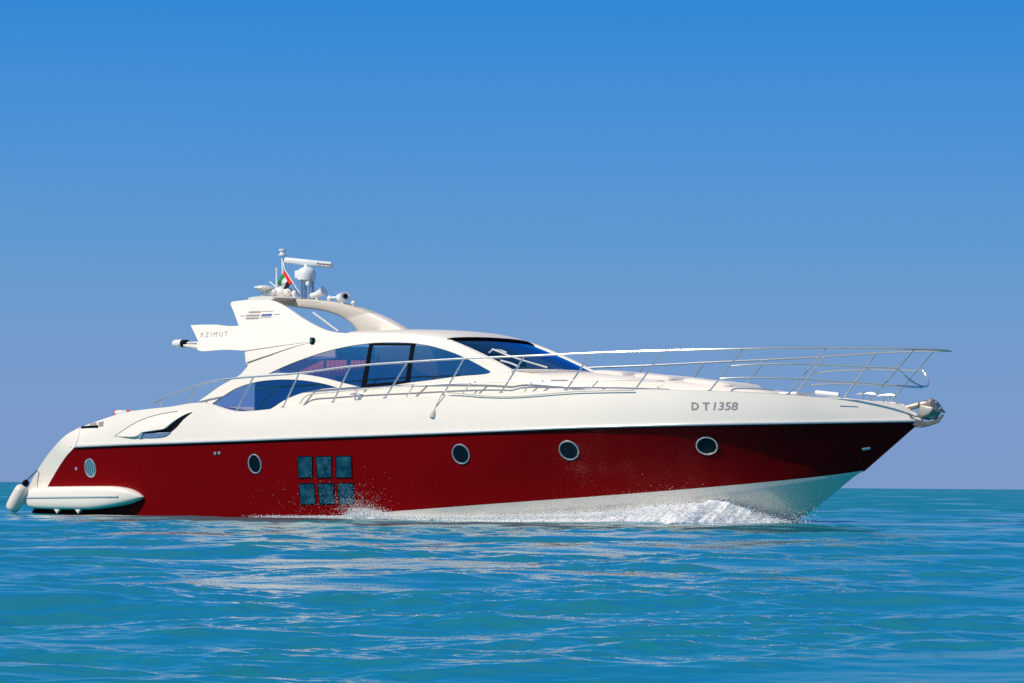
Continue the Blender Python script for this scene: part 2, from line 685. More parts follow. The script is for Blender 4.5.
def resample(P, n=N):
    P = [np.array(p) for p in P]
    x = np.array([p[0] for p in P])
    s = (x - x[0]) / (x[-1] - x[0])
    s = np.maximum.accumulate(s)
    q = 1 - (1 - np.linspace(0, 1, n)) ** 1.25
    return [Vector([float(np.interp(t, s, [p[k] for p in P])) for k in range(3)]) for t in q]


rub = [on_surf(u, v, lambda x, z: rub_b(x)) for u, v in rub_uv]
deck = [on_surf(u, v, lambda x, z: deck_b(x)) for u, v in deck_uv]
red = [on_surf(u, v, lambda x, z: red_b(x)) for u, v in red_uv]
rub[-1].y = 0.0
deck[-1].y = 0.0
red[-1].y = 0.0
print("rub ends", rub[0], rub[-1])
print("deck ends", deck[0], deck[-1])
print("red ends", red[0], red[-1])
RUB, DECK, RED = resample(rub), resample(deck), resample(red)
# stem below the red paint, down to the forefoot, then the keel
stem = [on_y(u, v, 0) for u, v in ((858, 474), (840, 488.5), (822, 503), (806, 515.5), (795, 521.5), (780, 525))]
print("stem", stem)
keel_pts = [Vector((RED[0].x - 0.1, 0, -0.55)), Vector((-6, 0, -0.85)), Vector((0, 0, -0.95)), Vector((4, 0, -0.75)),
            Vector((6.4, 0, -0.42))] + list(reversed(stem)) + [Vector((RED[-1].x - 0.02, 0, RED[-1].z - 0.02))]
KEEL = resample([Vector(p) for p in spline([tuple(p) for p in keel_pts], 8)])
CH = []
for i in range(N):
    r_, k_ = RED[i], KEEL[i]
    s = i / (N - 1)
    w = 0.16 + 0.02 * s
    c = r_.lerp(k_, w)
    c.y = r_.y * (0.995 - 0.10 * s)
    c.z = r_.z - (0.30 - 0.02 * s) * min(1, 4 * (1 - s)) * 0.8
    c.x = r_.x
    CH.append(c)
CH[-1] = RED[-1].lerp(KEEL[-1], 0.5)


def mir(p):
    return Vector((p.x, -p.y, p.z))


def side_rows(a, b, n, bulge=0.0):
    rows = []
    for j in range(n + 1):
        t = j / n
        row = []
        for i in range(N):
            p = a[i].lerp(b[i], t)
            s = i / (N - 1)
            k = bulge * math.sin(math.pi * t) * max(0, min(1, (s - 0.45) / 0.35)) * min(1, (1 - s) / 0.25)
            p.y += k
            if p.y > 0:
                p.y = 0.0
            row.append(p)
        rows.append(row)
    return rows


yacht = empty("motor_yacht", (0, 0, 0))
tag(yacht, "long motor yacht with dark red hull, white upper works and blue windows", "yacht")

red_rows = side_rows(RUB, RED, 14, 0.05)
full = red_rows + [[mir(p) for p in r_] for r_ in reversed(red_rows)]
# red shell: starboard rows, then port rows; the transom closes the stern
vs, fs = [], []
for grp in (red_rows, [[mir(p) for p in r_] for r_ in red_rows]):
    k0 = len(vs)
    for r_ in grp:
        vs += r_
    for j in range(len(grp) - 1):
        for i in range(N - 1):
            fs.append((k0 + j * N + i, k0 + (j + 1) * N + i, k0 + (j + 1) * N + i + 1, k0 + j * N + i + 1))
nr = len(red_rows)
for j in range(nr - 1):
    fs.append((j * N, nr * N + j * N, nr * N + (j + 1) * N, (j + 1) * N))
hull = fix_normals(obj("hull", vs, fs, REDM, yacht))
tag(hull, "glossy dark red hull side")

bot_rows = side_rows(RED, CH, 3) + side_rows(CH, KEEL, 10)[1:]
vs, fs = [], []
for grp in (bot_rows, [[mir(p) for p in r_] for r_ in bot_rows]):
    k0 = len(vs)
    for r_ in grp:
        vs += r_
    for j in range(len(grp) - 1):
        for i in range(N - 1):
            fs.append((k0 + j * N + i, k0 + (j + 1) * N + i, k0 + (j + 1) * N + i + 1, k0 + j * N + i + 1))
bottom = fix_normals(obj("hull_bottom", vs, fs, BOTTOM, yacht))
tag(bottom, "white painted underside rising out of the water at the bow")

# white topsides between rub rail and deck edge, rounded inwards at the top
top_rows = []
for j in range(11):
    t = j / 10
    row = []
    for i in range(N):
        p = RUB[i].lerp(DECK[i], t)
        p.y -= 0.02 * math.sin(math.pi * t) * min(1, abs(p.y) * 1.2)
        row.append(p)
    top_rows.append(row)
inn = []
for i in range(N):
    p = DECK[i].copy()
    s = min(0.10, abs(p.y) * 0.5)
    p.y += s
    p.z += 0.012
    inn.append(p)
top_rows.append(inn)
inn2 = []
for i in range(N):
    p = inn[i].copy()
    p.y += min(0.03, abs(p.y) * 0.3)
    p.z -= 0.10
    inn2.append(p)
top_rows.append(inn2)
for nm, grp in (("topside", top_rows), ("topside", [[mir(p) for p in r_] for r_ in top_rows])):
    loft(nm, grp, GEL, yacht, angle=50)

# deck sheet across the boat just under the edge
rows = []
for j in range(9):
    t = j / 8
    rows.append([Vector((p.x, p.y * (1 - 2 * t), p.z + 0.05 * (1 - (1 - 2 * t) ** 2))) for p in inn2])
deck_o = loft("deck", rows, DECKM, yacht)

# rub rail: grey metal strip over a black rubber strip, both sides
for sgn in (1, -1):
    a, b = MB(), MB()
    pa, pb = [], []
    x_rail = on_surf(75, 447, lambda x, z: rub_b(x)).x
    for i, p in enumerate(RUB):
        if p.x < x_rail:
            continue
        q = p.copy()
        q.y = (p.y - 0.012) * sgn
        pa.append(Vector((q.x, q.y, q.z + 0.012)))
        pb.append(Vector((q.x, q.y, q.z - 0.030)))
    rr_ = a.tube(pa, 0.030, 8).build("rub_rail", RAILG, yacht)
    b.tube(pb, 0.012, 6).build("rubber_strip", BLACK, rr_)

# stern quarter (white moulding aft of the red paint) and swim platform


def quart(x, z):
    zr, zb = RUB[0].z, RED[0].z
    t = (z - zb) / (zr - zb)
    if t < 1:
        return red_b(x) * (1 - t) + rub_b(x) * t
    q = min(1.0, (z - zr) / (DECK[0].z - zr))
    return rub_b(x) * (1 - q) + deck_b(x) * q + 0.02 * math.sin(math.pi * q)


qo = outline([(24, 497), (29, 487), (38, 470), (52, 450), (66, 435.5), (80, 427.4)], [(80, 427.4), (79, 436), (75, 447)],
             [(75, 447), (66, 457), (58, 469), (47, 488)], [(47, 488), (47, 500), (24, 499)])
qxz = px_xz(qo, quart)
for sd in (-1, 1):
    panel("stern_quarter", qxz, [], quart, GEL, yacht, thick=0.35, off=0.016, side=sd)

# transom slope between the quarters
arc = [on_surf(u, v, quart) for u, v in spline([(31, 490), (38, 471), (52, 451), (66, 436.5), (80, 428.4)], 5)]
rows = []
for p in arc:
    rows.append([Vector((p.x + 0.06, p.y * 0.97 * (1 - 2 * j / 8), p.z - 0.02)) for j in range(9)])
loft("transom", rows, GEL, yacht)

# swim platform: torpedo-shaped wing on either side and a slab between
plat_top = pchip([(20, 500), (24, 490), (40, 486.8), (105, 486), (122, 488), (133, 491.5), (139.5, 495), (141.5, 497)])
plat_bot = pchip([(20, 502), (30, 508.5), (80, 509.5), (108, 506.5), (128, 502.5), (138, 499.2), (141.5, 497)])
PX = [on_surf(u_, 497, lambda x, z: 2.5).x for u_ in (20, 60, 110, 126, 141.5)]
bulge = pchip(list(zip(PX, (0.34, 0.38, 0.36, 0.27, 0.08))))


def plat_surf(x, z):
    return red_b(x) + bulge(x) + 0.06


for sgn in (1, -1):
    rows = []
    for u in [20, 21.5, 24, 28] + list(range(34, 124, 6)) + [124, 128, 132, 135, 138, 140, 141.3]:
        vt, vb = plat_top(u), plat_bot(u)
        a = on_surf(u, (vt + vb) / 2, plat_surf)
        pt, pb = on_y(u, vt, a.y + 0.0), on_y(u, vb, a.y + 0.0)
        hh = max((pt.z - pb.z) / 2, 0.006)
        zc = (pt.z + pb.z) / 2
        ring = []
        dep = 0.45
        for k in range(16):
            an = math.pi * (k / 15) - math.pi / 2
            cy = math.copysign(abs(math.cos(an)) ** 0.6, math.cos(an))
            sz = math.copysign(abs(math.sin(an)) ** 0.75, math.sin(an))
            ring.append(Vector((a.x, (a.y + 0.16 - 0.16 * cy) * sgn, zc + hh * sz)))
        ring.append(Vector((a.x, (a.y + dep + 0.2) * sgn, zc + hh)))
        ring.append(Vector((a.x, (a.y + dep + 0.2) * sgn, zc - hh)))
        rows.append(ring)
    pw = loft("swim_platform_wing", rows, GEL, yacht, close=True, caps=True)
    st = MB()
    pts = []
    for u in range(26, 119, 4):
        a = on_surf(u, 497.6 - (u - 26) * 0.012, plat_surf)
        a.y = (a.y - 0.004) * sgn
        pts.append(a)
    st.tube(pts, 0.022, 6).build("trim_strip", RAILG, pw)
    # little skeg brackets under the wing
    for u in (54, 75):
        sk = MB()
        a = on_surf(u, 507, plat_surf)
        a.y = (a.y + 0.12) * sgn
        sk.add([a + Vector((-.14, -.05, .03)), a + Vector((.16, -.05, .03)), a + Vector((.0, -.03, -.14)),
                a + Vector((-.14, .05, .03)), a + Vector((.16, .05, .03)), a + Vector((.0, .03, -.14))],
               [(0, 2, 1), (3, 4, 5), (0, 1, 4, 3), (1, 2, 5, 4), (2, 0, 3, 5)])
        sk.build("bracket", GEL, pw, smooth=False)
pa = on_surf(24, 492, plat_surf)
MB().box((pa.x + 0.9, 0, pa.z - 0.10), (1.9, 4.3, 0.16), bev=0.04).build("swim_platform", GEL, yacht)

# ------------------------------------------------------------------ deckhouse sides
base_b = pchip([(-9, 2.10), (-6, 2.16), (-3, 2.16), (0, 2.10), (2, 2.0), (2.7, 1.93), (3.2, 1.84), (3.7, 1.68), (5, 1.2)])


def house(x, z):
    return base_b(x) - 0.23 * (z - 2.2) - 0.16 * max(0.0, z - 3.5) ** 1.3


fin = [
    [(197, 409), (197.3, 403), (207, 395.5), (219.5, 386.5), (230, 380.5), (239, 375.5), (244.5, 370), (248, 365.6)],
    [(248, 365.6), (245.6, 361), (245.6, 350.5)],
    [(245.6, 350.5), (226, 349.5), (200, 350.3)],
    [(200, 350.3), (198.4, 348), (198.4, 341.5)],
    [(198.4, 341.5), (190.7, 325.2)],
    [(190.7, 325.2), (205, 324.6), (217, 324.8), (228, 326), (238.6, 325.9)],
    [(238.6, 325.9), (235, 315), (230.6, 304.4)],
    [(230.6, 304.4), (231.2, 302.4), (233.6, 301.4)],
    [(233.6, 301.4), (248, 299.8), (262, 299.0), (272, 300.4), (283, 305.2), (292, 311), (303, 318.6), (314, 324.8), (324, 329.4),
     (335, 332.2), (347, 333.2)],
    [(347, 333.2), (366, 333.0), (390, 333.2), (412, 334.4), (430, 336), (447, 338.6)],
    [(447, 338.6), (454.5, 342), (474, 351), (496, 362.6), (511, 371)],
    [(511, 371), (530, 373.2), (546, 376), (552, 385), (553, 398)],
    [(553, 398), (443, 402), (333, 409), (283, 414), (236, 418)],
    [(236, 418), (215, 416), (197, 409)],
]
side_xz = px_xz(outline(*fin), house)
win_main = outline(
    [(267.8, 373.9), (284, 366.4), (300, 360), (328, 350.8), (350, 345.9), (370, 343.2), (390, 342.3), (414, 343.2), (432, 346.2),
     (454, 353), (472, 361.2), (490.6, 371.4)],
    [(490.6, 371.4), (489, 373.2), (460, 376.2), (432, 380), (410, 382.7), (388, 385.8), (361.5, 387.4)],
    [(361.5, 387.4), (344, 383.2), (326, 378.4), (310, 375.3), (294, 373.4), (280, 373), (267.8, 373.9)])
win_low = outline(
    [(211.8, 403.6), (224, 395.4), (237, 387.8), (254.6, 382.2), (272, 379.9), (290, 379.5), (307, 380.8), (325, 384), (338, 387.6)],
    [(338, 387.6), (322.7, 389), (303, 392.8), (285, 400), (274, 407), (268, 410.4)],
    [(268, 410.4), (250, 412.2), (235, 412), (221.7, 407.9), (211.8, 403.6)])
wm, wlw = px_xz(win_main, house), px_xz(win_low, house)
port_outer = side_xz
for sd in (-1, 1):
    if sd < 0:
        panel("deckhouse_side", side_xz, [wm, wlw], house, GEL, yacht, thick=0.07, step=0.22, side=sd)
    else:
        # the port side keeps the window openings; its fin is slimmer
        fin2 = fin[:6] + [
            [(238.6, 325.9), (246, 333), (260, 340), (276, 343), (300, 342), (335, 336), (347, 333.8)]] + fin[9:]
        panel("deckhouse_side", px_xz(outline(*fin2), house), [wm, wlw], house, GEL, yacht, thick=0.07, step=0.22, side=sd)
    g1 = panel("side_window", wm, [], house, GLASS, yacht, off=-0.018, step=0.3, side=sd, single=True)
    g2 = panel("side_window", wlw, [], house, GLASS, yacht, off=-0.018, step=0.3, side=sd, single=True)
    # black frame round the sliding pane
    for poly in ([(369.3, 343), (373, 343), (365.4, 387.0), (360.8, 387.0)], [(411, 343.2), (415, 343.6), (409, 382.9), (404.6, 383.4)],
                 [(369, 343.0), (415, 343.2), (414.6, 345.4), (368.8, 345.4)], [(361, 384.6), (409, 380.6), (409, 382.9), (361, 387.4)]):
        panel("window_frame", px_xz(poly, house), [], house, BLACK, g1, thick=0.03, off=-0.004, side=sd)
    panel("window_frame", px_xz([(285, 400), (287, 398.4), (269, 410.2), (266, 411)], house), [], house, BLACK, g2, thick=0.03, off=-0.01, side=sd)

# moulded strakes on the aft wing
def taper(xl, xr, d0):
    return lambda x, z: 0.004 + d0 * max(0.0, min(1.0, (xr - x) / (xr - xl)))


for sd in (-1, 1):
    poly = px_xz(outline([(198.4, 343), (230, 340.8), (262, 339.4), (300, 340.2), (322, 340.5)], [(322, 340.5), (285, 345), (246, 350.6)],
                         [(246, 350.6), (226, 349.8), (200, 350.6), (198.4, 348), (198.4, 343)]), house)
    panel("strake", poly, [], house, GEL, yacht, thick=0.05, off=taper(poly[0][0], max(p[0] for p in poly), 0.05), side=sd)
    poly = px_xz(outline([(246, 352.5), (275, 348.5), (300, 344.2), (318, 341.4)], [(318, 341.4), (300, 345), (272, 354), (247, 362.5)],
                         [(247, 362.5), (246, 352.5)]), house)
    panel("strake", poly, [], house, GEL, yacht, thick=0.05, off=taper(poly[0][0], max(p[0] for p in poly), 0.04), side=sd)

# slender port leg of the radar arch, leaning forward


def port_xz(pts):
    o = []
    for (u, v) in pts:
        d = ray(u, v)
        t0, t1 = (0.0 - CAM.y) / d.y, (4.5 - CAM.y) / d.y
        for _ in range(44):
            t = (t0 + t1) / 2
            p = CAM + d * t
            if p.y - house(p.x, p.z) < 0:
                t0 = t
            else:
                t1 = t
        o.append((p.x, p.z))
    return o


leg = outline([(306, 300.6), (330, 302.8), (348, 307.4), (365, 313.4), (382, 321), (396, 329), (403, 336)], [(403, 336), (372, 336)],
              [(372, 336), (362, 325), (350, 315), (335, 309), (320, 306.4), (306, 304.5)], [(306, 304.5), (306, 300.6)])
panel("arch_leg", port_xz(leg), [], house, GEL, yacht, thick=0.10, side=1)

# ------------------------------------------------------------------ roof
edge_uv = spline([(347, 333.2), (366, 333.0), (390, 333.2), (412, 334.4), (430, 336), (447, 338.6)], 6)
EDGE = [on_surf(u, v, house) for u, v in edge_uv]
crown_uv = spline([(378, 332.4), (395, 331.6), (412, 330.8), (430, 330.2), (452, 330.4), (474, 331.6), (490, 334.4), (502, 338.6)], 6)
CROWN = [on_y(u, v, -0.25) for u, v in crown_uv]
xt0, xt1 = EDGE[0].x, EDGE[-1].x
CF = 0.40
rows = []
for i in range(25):
    t = i / 24
    e = EDGE[min(len(EDGE) - 1, int(round(t * (len(EDGE) - 1))))]
    cx = xt0 - 0.0 + t * (xt1 + CF - xt0)
    cz = float(np.interp(cx, [p.x for p in CROWN], [p.z for p in CROWN]))
    cz = max(cz, e.z + 0.02)
    row = []
    for j in range(33):
        y = -1 + 2 * j / 32
        q = 1 - y * y
        k = (1 - abs(y) ** 2.6) ** 0.62
        x = e.x + (cx - e.x) * q
        row.append(Vector((x, y * abs(e.y), e.z + (cz - e.z) * k)))
    rows.append(row)
roof = loft("roof", rows, GEL, yacht, angle=60)
front = rows[-1]
print("EDGE", EDGE[0], EDGE[-1], "CROWN", CROWN[0], CROWN[-1])

# ------------------------------------------------------------------ windscreen
A0 = EDGE[-1].copy()
A1 = on_surf(510, 370.8, house)
print("A pillar", A0, A1)
CB = 0.62
zb_c = on_y(588, 372.2, 0).z
top_c, bot_c = [], []
for j in range(33):
    y = -1 + 2 * j / 32
    q = 1 - y * y
    f_ = front[j].copy()
    top_c.append(Vector((f_.x - 0.02, f_.y, f_.z - 0.035)))
    bot_c.append(Vector((A1.x + CB * q, y * abs(A1.y), A1.z + (zb_c - A1.z) * (1 - abs(y) ** 2.2) + 0.0)))
rows = []
for i in range(13):
    t = i / 12
    row = []
    for a, b in zip(top_c, bot_c):
        p = a.lerp(b, t)
        p.z += 0.03 * math.sin(math.pi * t)
        row.append(p)
    rows.append(row)
ws = loft("windscreen", rows, GLASS2, yacht, angle=60)
# black seal along the top, white port and starboard pillars, base moulding
MB().tube([p + Vector((0.03, 0, 0.005)) for p in top_c], 0.032, 8).build("seal", BLACK, ws)
for sgn, row_ix in ((1, 0), (-1, -1)):
    pts = [r_[row_ix] for r_ in rows]
    MB().tube([p + Vector((-0.03, 0.06 * (1 if row_ix == 0 else -1), -0.035 if row_ix == 0 else 0.03)) for p in pts], 0.085, 8).build("windscreen_pillar", GEL, yacht)
MB().tube([p + Vector((0.02, 0, -0.01)) for p in bot_c], 0.045, 8).build("windscreen_base", GEL, yacht)


def on_mesh(o):
    dg = bpy.context.evaluated_depsgraph_get()
    dg.update()
    return BVHTree.FromObject(o, dg)


bvh_ws = on_mesh(ws)


def cast(bvh, u, v, off=0.0):
    d = ray(u, v).normalized()
    loc, nor, ix, dist = bvh.ray_cast(CAM, d)
    if loc is None:
        return None, None
    if nor.dot(d) > 0:
        nor = -nor
    return loc + nor * off, nor


# two pantograph wipers on the glass
for uvs in ([(553, 372.5), (527, 365), (509, 359.2), (499, 355.2), (491.5, 352.3)], [(520, 371), (512, 367), (500, 363.5)]):
    pts = []
    for (u, v) in spline(uvs, 4):
        p, _ = cast(bvh_ws, u, v, 0.07)
        if p is not None:
            pts.append(p)
    if len(pts) > 3:
        wp = MB().tube(pts, 0.020, 6).build("wiper_arm", GEL2, ws)
p0, _ = cast(bvh_ws, 491.5, 352.3, 0.05)
if p0 is not None:
    bl = [c for c in (cast(bvh_ws, u, v, 0.05)[0] for u, v in ((489, 354.5), (492, 352.4), (500, 352.6), (506, 355))) if c is not None]
    MB().tube(bl, 0.02, 6).build("wiper_blade", GEL2, ws)
p1, n1 = cast(bvh_ws, 552, 372.0, 0.03)
if p1 is not None:
    MB().box(p1, (0.14, 0.10, 0.07), bev=0.02).build("wiper_motor", BLACK, ws)

# ------------------------------------------------------------------ coachroof and foredeck moulding
fcrown_uv = spline([(560, 374.6), (580, 374.0), (603, 373.4), (625, 374.4), (650, 376.6), (681, 379.6), (710, 382.8), (733, 385.4),
                    (755, 388), (775, 391), (792, 395.5)], 6)
FC = [on_y(u, v, -0.2) for u, v in fcrown_uv]
deck_z = lambda x: float(np.interp(x, [p.x for p in DECK], [p.z for p in DECK]))
x_a, x_b = A1.x - 0.25, FC[-1].x
x_m, x_n = on_surf(530, 386, house).x, on_surf(552, 386, house).x
hw = pchip([(x_a, house(x_a, 2.6) - 0.10), (x_a + 0.7, 1.90), (x_a + 1.25, 1.84), (x_a + 2.6, 1.54), (x_a + 3.8, 1.15), (x_b - 0.3, 0.75), (x_b, 0.62)])
print("trunk", x_a, x_m, x_n, x_b, [house(q, 2.6) for q in (x_a, x_m, x_n)])
rows = []
for i in range(41):
    t = i / 40
    x = x_a + (x_b - x_a) * t
    ztop = float(np.interp(x, [p.x for p in FC], [p.z for p in FC]))
    if x < A1.x + CB:
        ztop = min(ztop, A1.z - 0.01)
    zd = deck_z(x) - 0.12
    ztop = max(ztop, zd + 0.03)
    h_, w_ = ztop - zd, hw(x)
    row = []
    for j in range(37):
        a = math.pi * j / 36
        cy = math.copysign(abs(math.cos(a)) ** (0.22 + 0.2 * t), math.cos(a))
        sz = math.sin(a) ** 0.55
        row.append(Vector((x, -w_ * cy * (1 - (0.03 + 0.09 * t) * sz), zd + h_ * sz)))
    rows.append(row)
trunk = loft("coachroof", rows, GEL, yacht, angle=60)
tip = rows[-1]
bvh_trunk = on_mesh(trunk)

# sun pads on the foredeck: three cushions (they can be lifted off)
labels = ["cream foredeck sun pad lying directly ahead of the windscreen", "middle cream sun pad on the foredeck behind the rail",
          "cream sun pad nearest the bow on the foredeck"]
for k, (u0, u1) in enumerate(((612, 646), (650, 690), (694, 742))):
    a = on_y(u0, 372, -0.2).x
    b = on_y(u1, 372, -0.2).x
    vs_rows = []
    wd = (1.05, 0.95, 0.75)[k]
    for i in range(13):
        t = i / 12
        x = a + (b - a) * t
        zt = float(np.interp(x, [p.x for p in FC], [p.z for p in FC]))
        e = (1 - abs(2 * t - 1) ** 8) ** 0.5
        row = []
        for j in range(25):
            an = 2 * math.pi * j / 25
            cy = math.copysign(abs(math.cos(an)) ** 0.3, math.cos(an))
            sz = math.copysign(abs(math.sin(an)) ** 0.5, math.sin(an))
            puff = 1 + 0.10 * math.sin(9 * t * math.pi) * (1 if sz > 0 else 0)
            row.append(Vector((x, wd * cy * (0.9 + 0.1 * e), zt + 0.0 + 0.06 * sz * max(e, 0.05) * puff)))
        vs_rows.append(row)
    pad = loft("sun_pad", vs_rows, CUSH, None, close=True, caps=True, angle=60)
    tag(pad, labels[k], "cushion", "sun pads on the foredeck")

# foredeck hatch ahead of the pads
c = on_y(790, 391.5, -0.1)
ha = MB().box((c.x, -0.05, deck_z(c.x) + 0.03), (0.55, 0.6, 0.06), bev=0.02).build("foredeck_hatch", GEL2, yacht)

# ------------------------------------------------------------------ saloon inside the glass
xi0, xi1 = wlw[0][0] + 0.8, A1.x + 0.5
zf = 2.15
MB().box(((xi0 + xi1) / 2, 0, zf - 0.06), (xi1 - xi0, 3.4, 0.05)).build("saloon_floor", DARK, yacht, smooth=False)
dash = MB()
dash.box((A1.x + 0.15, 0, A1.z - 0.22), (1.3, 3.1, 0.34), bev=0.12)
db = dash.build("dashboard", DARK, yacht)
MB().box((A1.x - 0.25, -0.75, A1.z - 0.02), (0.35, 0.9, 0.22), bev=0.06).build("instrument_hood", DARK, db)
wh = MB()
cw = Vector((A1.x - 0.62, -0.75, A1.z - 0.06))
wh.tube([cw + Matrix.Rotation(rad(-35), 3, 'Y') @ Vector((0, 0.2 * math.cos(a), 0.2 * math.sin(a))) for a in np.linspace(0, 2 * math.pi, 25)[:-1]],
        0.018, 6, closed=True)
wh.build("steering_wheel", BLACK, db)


def seat(x, y, z, w, name="helm_seat", lab=None):
    r = empty(name, (x, y, z))
    a = MB().box((0, 0, 0.38), (0.55, w, 0.16), bev=0.06)
    a.box((0, 0, 0.15), (0.3, w * 0.7, 0.32), bev=0.03)
    a.build("seat", SEATM, r)
    MB().box((-0.27, 0, 0.72), (0.14, w, 0.62), rot=None, bev=0.06).build("backrest", SEATM, r)
    tag(r, lab, "seat")
    return r


seat(A1.x - 1.35, -0.75, zf, 0.62, "helm_seat", "beige helm seat on the near side behind the blue glass")
seat(A1.x - 1.35, 0.55, zf, 1.0, "helm_seat", "wider beige companion seat on the far side behind the blue glass")
x_s = wm[0][0]
seat(x_s + 3.0, 1.0, zf, 1.1, "saloon_sofa", "beige saloon sofa standing behind the sliding side window")
# pink curtains drawn behind the aft part of the window
cur = []
for (ua, ub, va, vb) in ((297, 323, 360.5, 376), (326.5, 346, 360.3, 376), (351, 366, 360.5, 370)):
    y_c = -1.78
    a0, a1 = on_y(ua, va, y_c), on_y(ub, vb, y_c)
    n_ = 28
    vs, fs = [], []
    for i in range(n_ + 1):
        t = i / n_
        x = a0.x + (a1.x - a0.x) * t
        w = 0.025 * math.sin(t * math.pi * 9)
        tt = 1.0
        if ua == 297:
            tt = 0.25 + 0.75 * t
        zt = a1.z + (a0.z - a1.z) * tt
        vs += [Vector((x, y_c + w, a1.z)), Vector((x, y_c + w, zt))]
    for i in range(n_):
        fs.append((2 * i, 2 * i + 2, 2 * i + 3, 2 * i + 1))
    o = obj("curtain", vs, fs, PINK, yacht)
    md = o.modifiers.new("thick", 'SOLIDIFY')
    md.thickness = 0.01
# dark boards added to block sky light coming through the far windows
MB().box(((xi0 + 1.0) / 2, 1.32, 3.0), (1.0 - xi0, 0.04, 1.62), bev=0.01).build("saloon_light_block", DARK, yacht)
MB().box((xi0 - 0.7, 1.28, 2.82), (1.7, 0.04, 1.5), bev=0.01).build("saloon_light_block", DARK, yacht)
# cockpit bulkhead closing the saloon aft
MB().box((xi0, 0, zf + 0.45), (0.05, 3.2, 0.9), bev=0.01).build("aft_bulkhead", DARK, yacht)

# ------------------------------------------------------------------ radar arch
topz = on_surf(248, 299.5, house)
y_f = abs(topz.y)
a_l, a_r = on_y(253, 297.5, -y_f), on_y(300, 299, -y_f)
arch = MB()
rows = []
for i in range(17):
    y = -1 + 2 * i / 16
    zc = topz.z + 0.05 * (1 - y * y) - 0.02
    row = []
    for k in range(14):
        an = 2 * math.pi * k / 14
        row.append(Vector((topz.x + 0.36 + 0.36 * math.copysign(abs(math.cos(an)) ** 0.6, math.cos(an)), y * (y_f + 0.01), zc + 0.03 + 0.05 * math.sin(an))))
    rows.append(row)
loft("radar_arch", rows, GEL, yacht, close=True, caps=True, angle=50)

# curved beam from the arch down to the roof
bt = spline([(262, 299.5), (285, 298.6), (310, 299.2), (330, 301.4), (349, 305.8), (366, 311.4), (384, 319.2), (397, 326.4), (406, 332)], 5)
bb = spline([(268, 302.6), (284, 305.6), (303, 308.2), (322, 311), (337, 315.8), (347, 322), (353, 328), (356, 333)], 5)
rows = []
NB = len(bt)
bbq = spline(bb, 1)


def at_frac(pl, t):
    s = t * (len(pl) - 1)
    i = min(int(s), len(pl) - 2)
    f_ = s - i
    return (pl[i][0] * (1 - f_) + pl[i + 1][0] * f_, pl[i][1] * (1 - f_) + pl[i + 1][1] * f_)


mats_, ys = [], (-0.62, 0.10)
for i in range(41):
    t = i / 40
    ut, vt = at_frac(bt, t)
    ub, vb = at_frac(bb, t)
    y0 = ys[0] * (1 - 0.25 * t)
    P_ = on_y(ut, vt, y0)
    Q_ = on_y(ub, vb, y0)
    wy = 0.62 - 0.22 * t
    c_ = (P_ + Q_) / 2
    ring = []
    for k in range(20):
        an = 2 * math.pi * k / 20
        cy = math.copysign(abs(math.cos(an)) ** 0.35, math.cos(an))
        sz = math.copysign(abs(math.sin(an)) ** 0.35, math.sin(an))
        p = c_ + (P_ - c_) * sz
        ring.append(Vector((p.x, y0 + wy / 2 - wy / 2 * cy, p.z)))
    rows.append(ring)
cut = 26
beam = loft("roof_beam", rows[cut:], GEL, yacht, close=True, caps=True, angle=50)
beam2 = loft("roof_beam_shaded", rows[:cut + 1], BEAM_SHADE, yacht, close=True, caps=True, angle=50)  # the fin's shade on this stretch of beam is put into its colour
tag(beam2, "forward-sweeping upper part of the roof beam, its shade painted in beige")
# thin white stay seen in the gap
MB().tube([on_y(313, 312.5, -0.5), on_y(338.5, 331.5, -0.5)], 0.022, 6).build("stay", GEL2, yacht)

# awning pole sticking out aft of the wing
p0, p1, p2 = on_surf(199, 342.6, house), on_surf(184, 343.6, house), on_surf(172, 343.3, house)
for p in (p0, p1, p2):
    p.y += 0.04
ap = MB().tube([p0, p1], 0.045, 8).build("awning_pole", STEEL2, yacht)
MB().tube([p1 + (p0 - p1) * 0.15, p1 - (p1 - p2) * 0.25], 0.085, 10).build("pole_collar", BLACK, ap)
d_ = (p2 - p1).normalized()
q_ = p1 + (p2 - p1) * 0.2
L_ = (p2 - q_).length
MB().tube([q_, q_ + d_ * L_ * .15, q_ + d_ * L_ * .8, q_ + d_ * L_ * .95, q_ + d_ * L_], [0.07, 0.095, 0.085, 0.06, 0.02], 12).build("pole_cap", GEL2, ap)
# lower awning sheet roll under the wing
p0, p1 = on_surf(199, 347, house), on_surf(184, 345.4, house)
MB().tube([p0, p1], [0.055, 0.03], 8).build("awning_roll", GEL, ap)

# ------------------------------------------------------------------ mast gear (yacht parts)
YM = -0.15


def pm(u, v, y=YM):
    return on_y(u, v, y)


mast = MB()
mast.tube([pm(282.5, 256), pm(283, 270), pm(283.5, 297)], 0.028, 8)
mo = mast.build("mast_pole", GEL2, yacht)
c = pm(282.6, 256)
MB().lathe([(0.05, 0), (0.09, 0.01), (0.09, 0.04), (0.06, 0.05), (0.06, 0.11), (0.09, 0.12), (0.085, 0.15), (0.04, 0.16)], c, n=14).build("masthead_light", GEL2, mo)
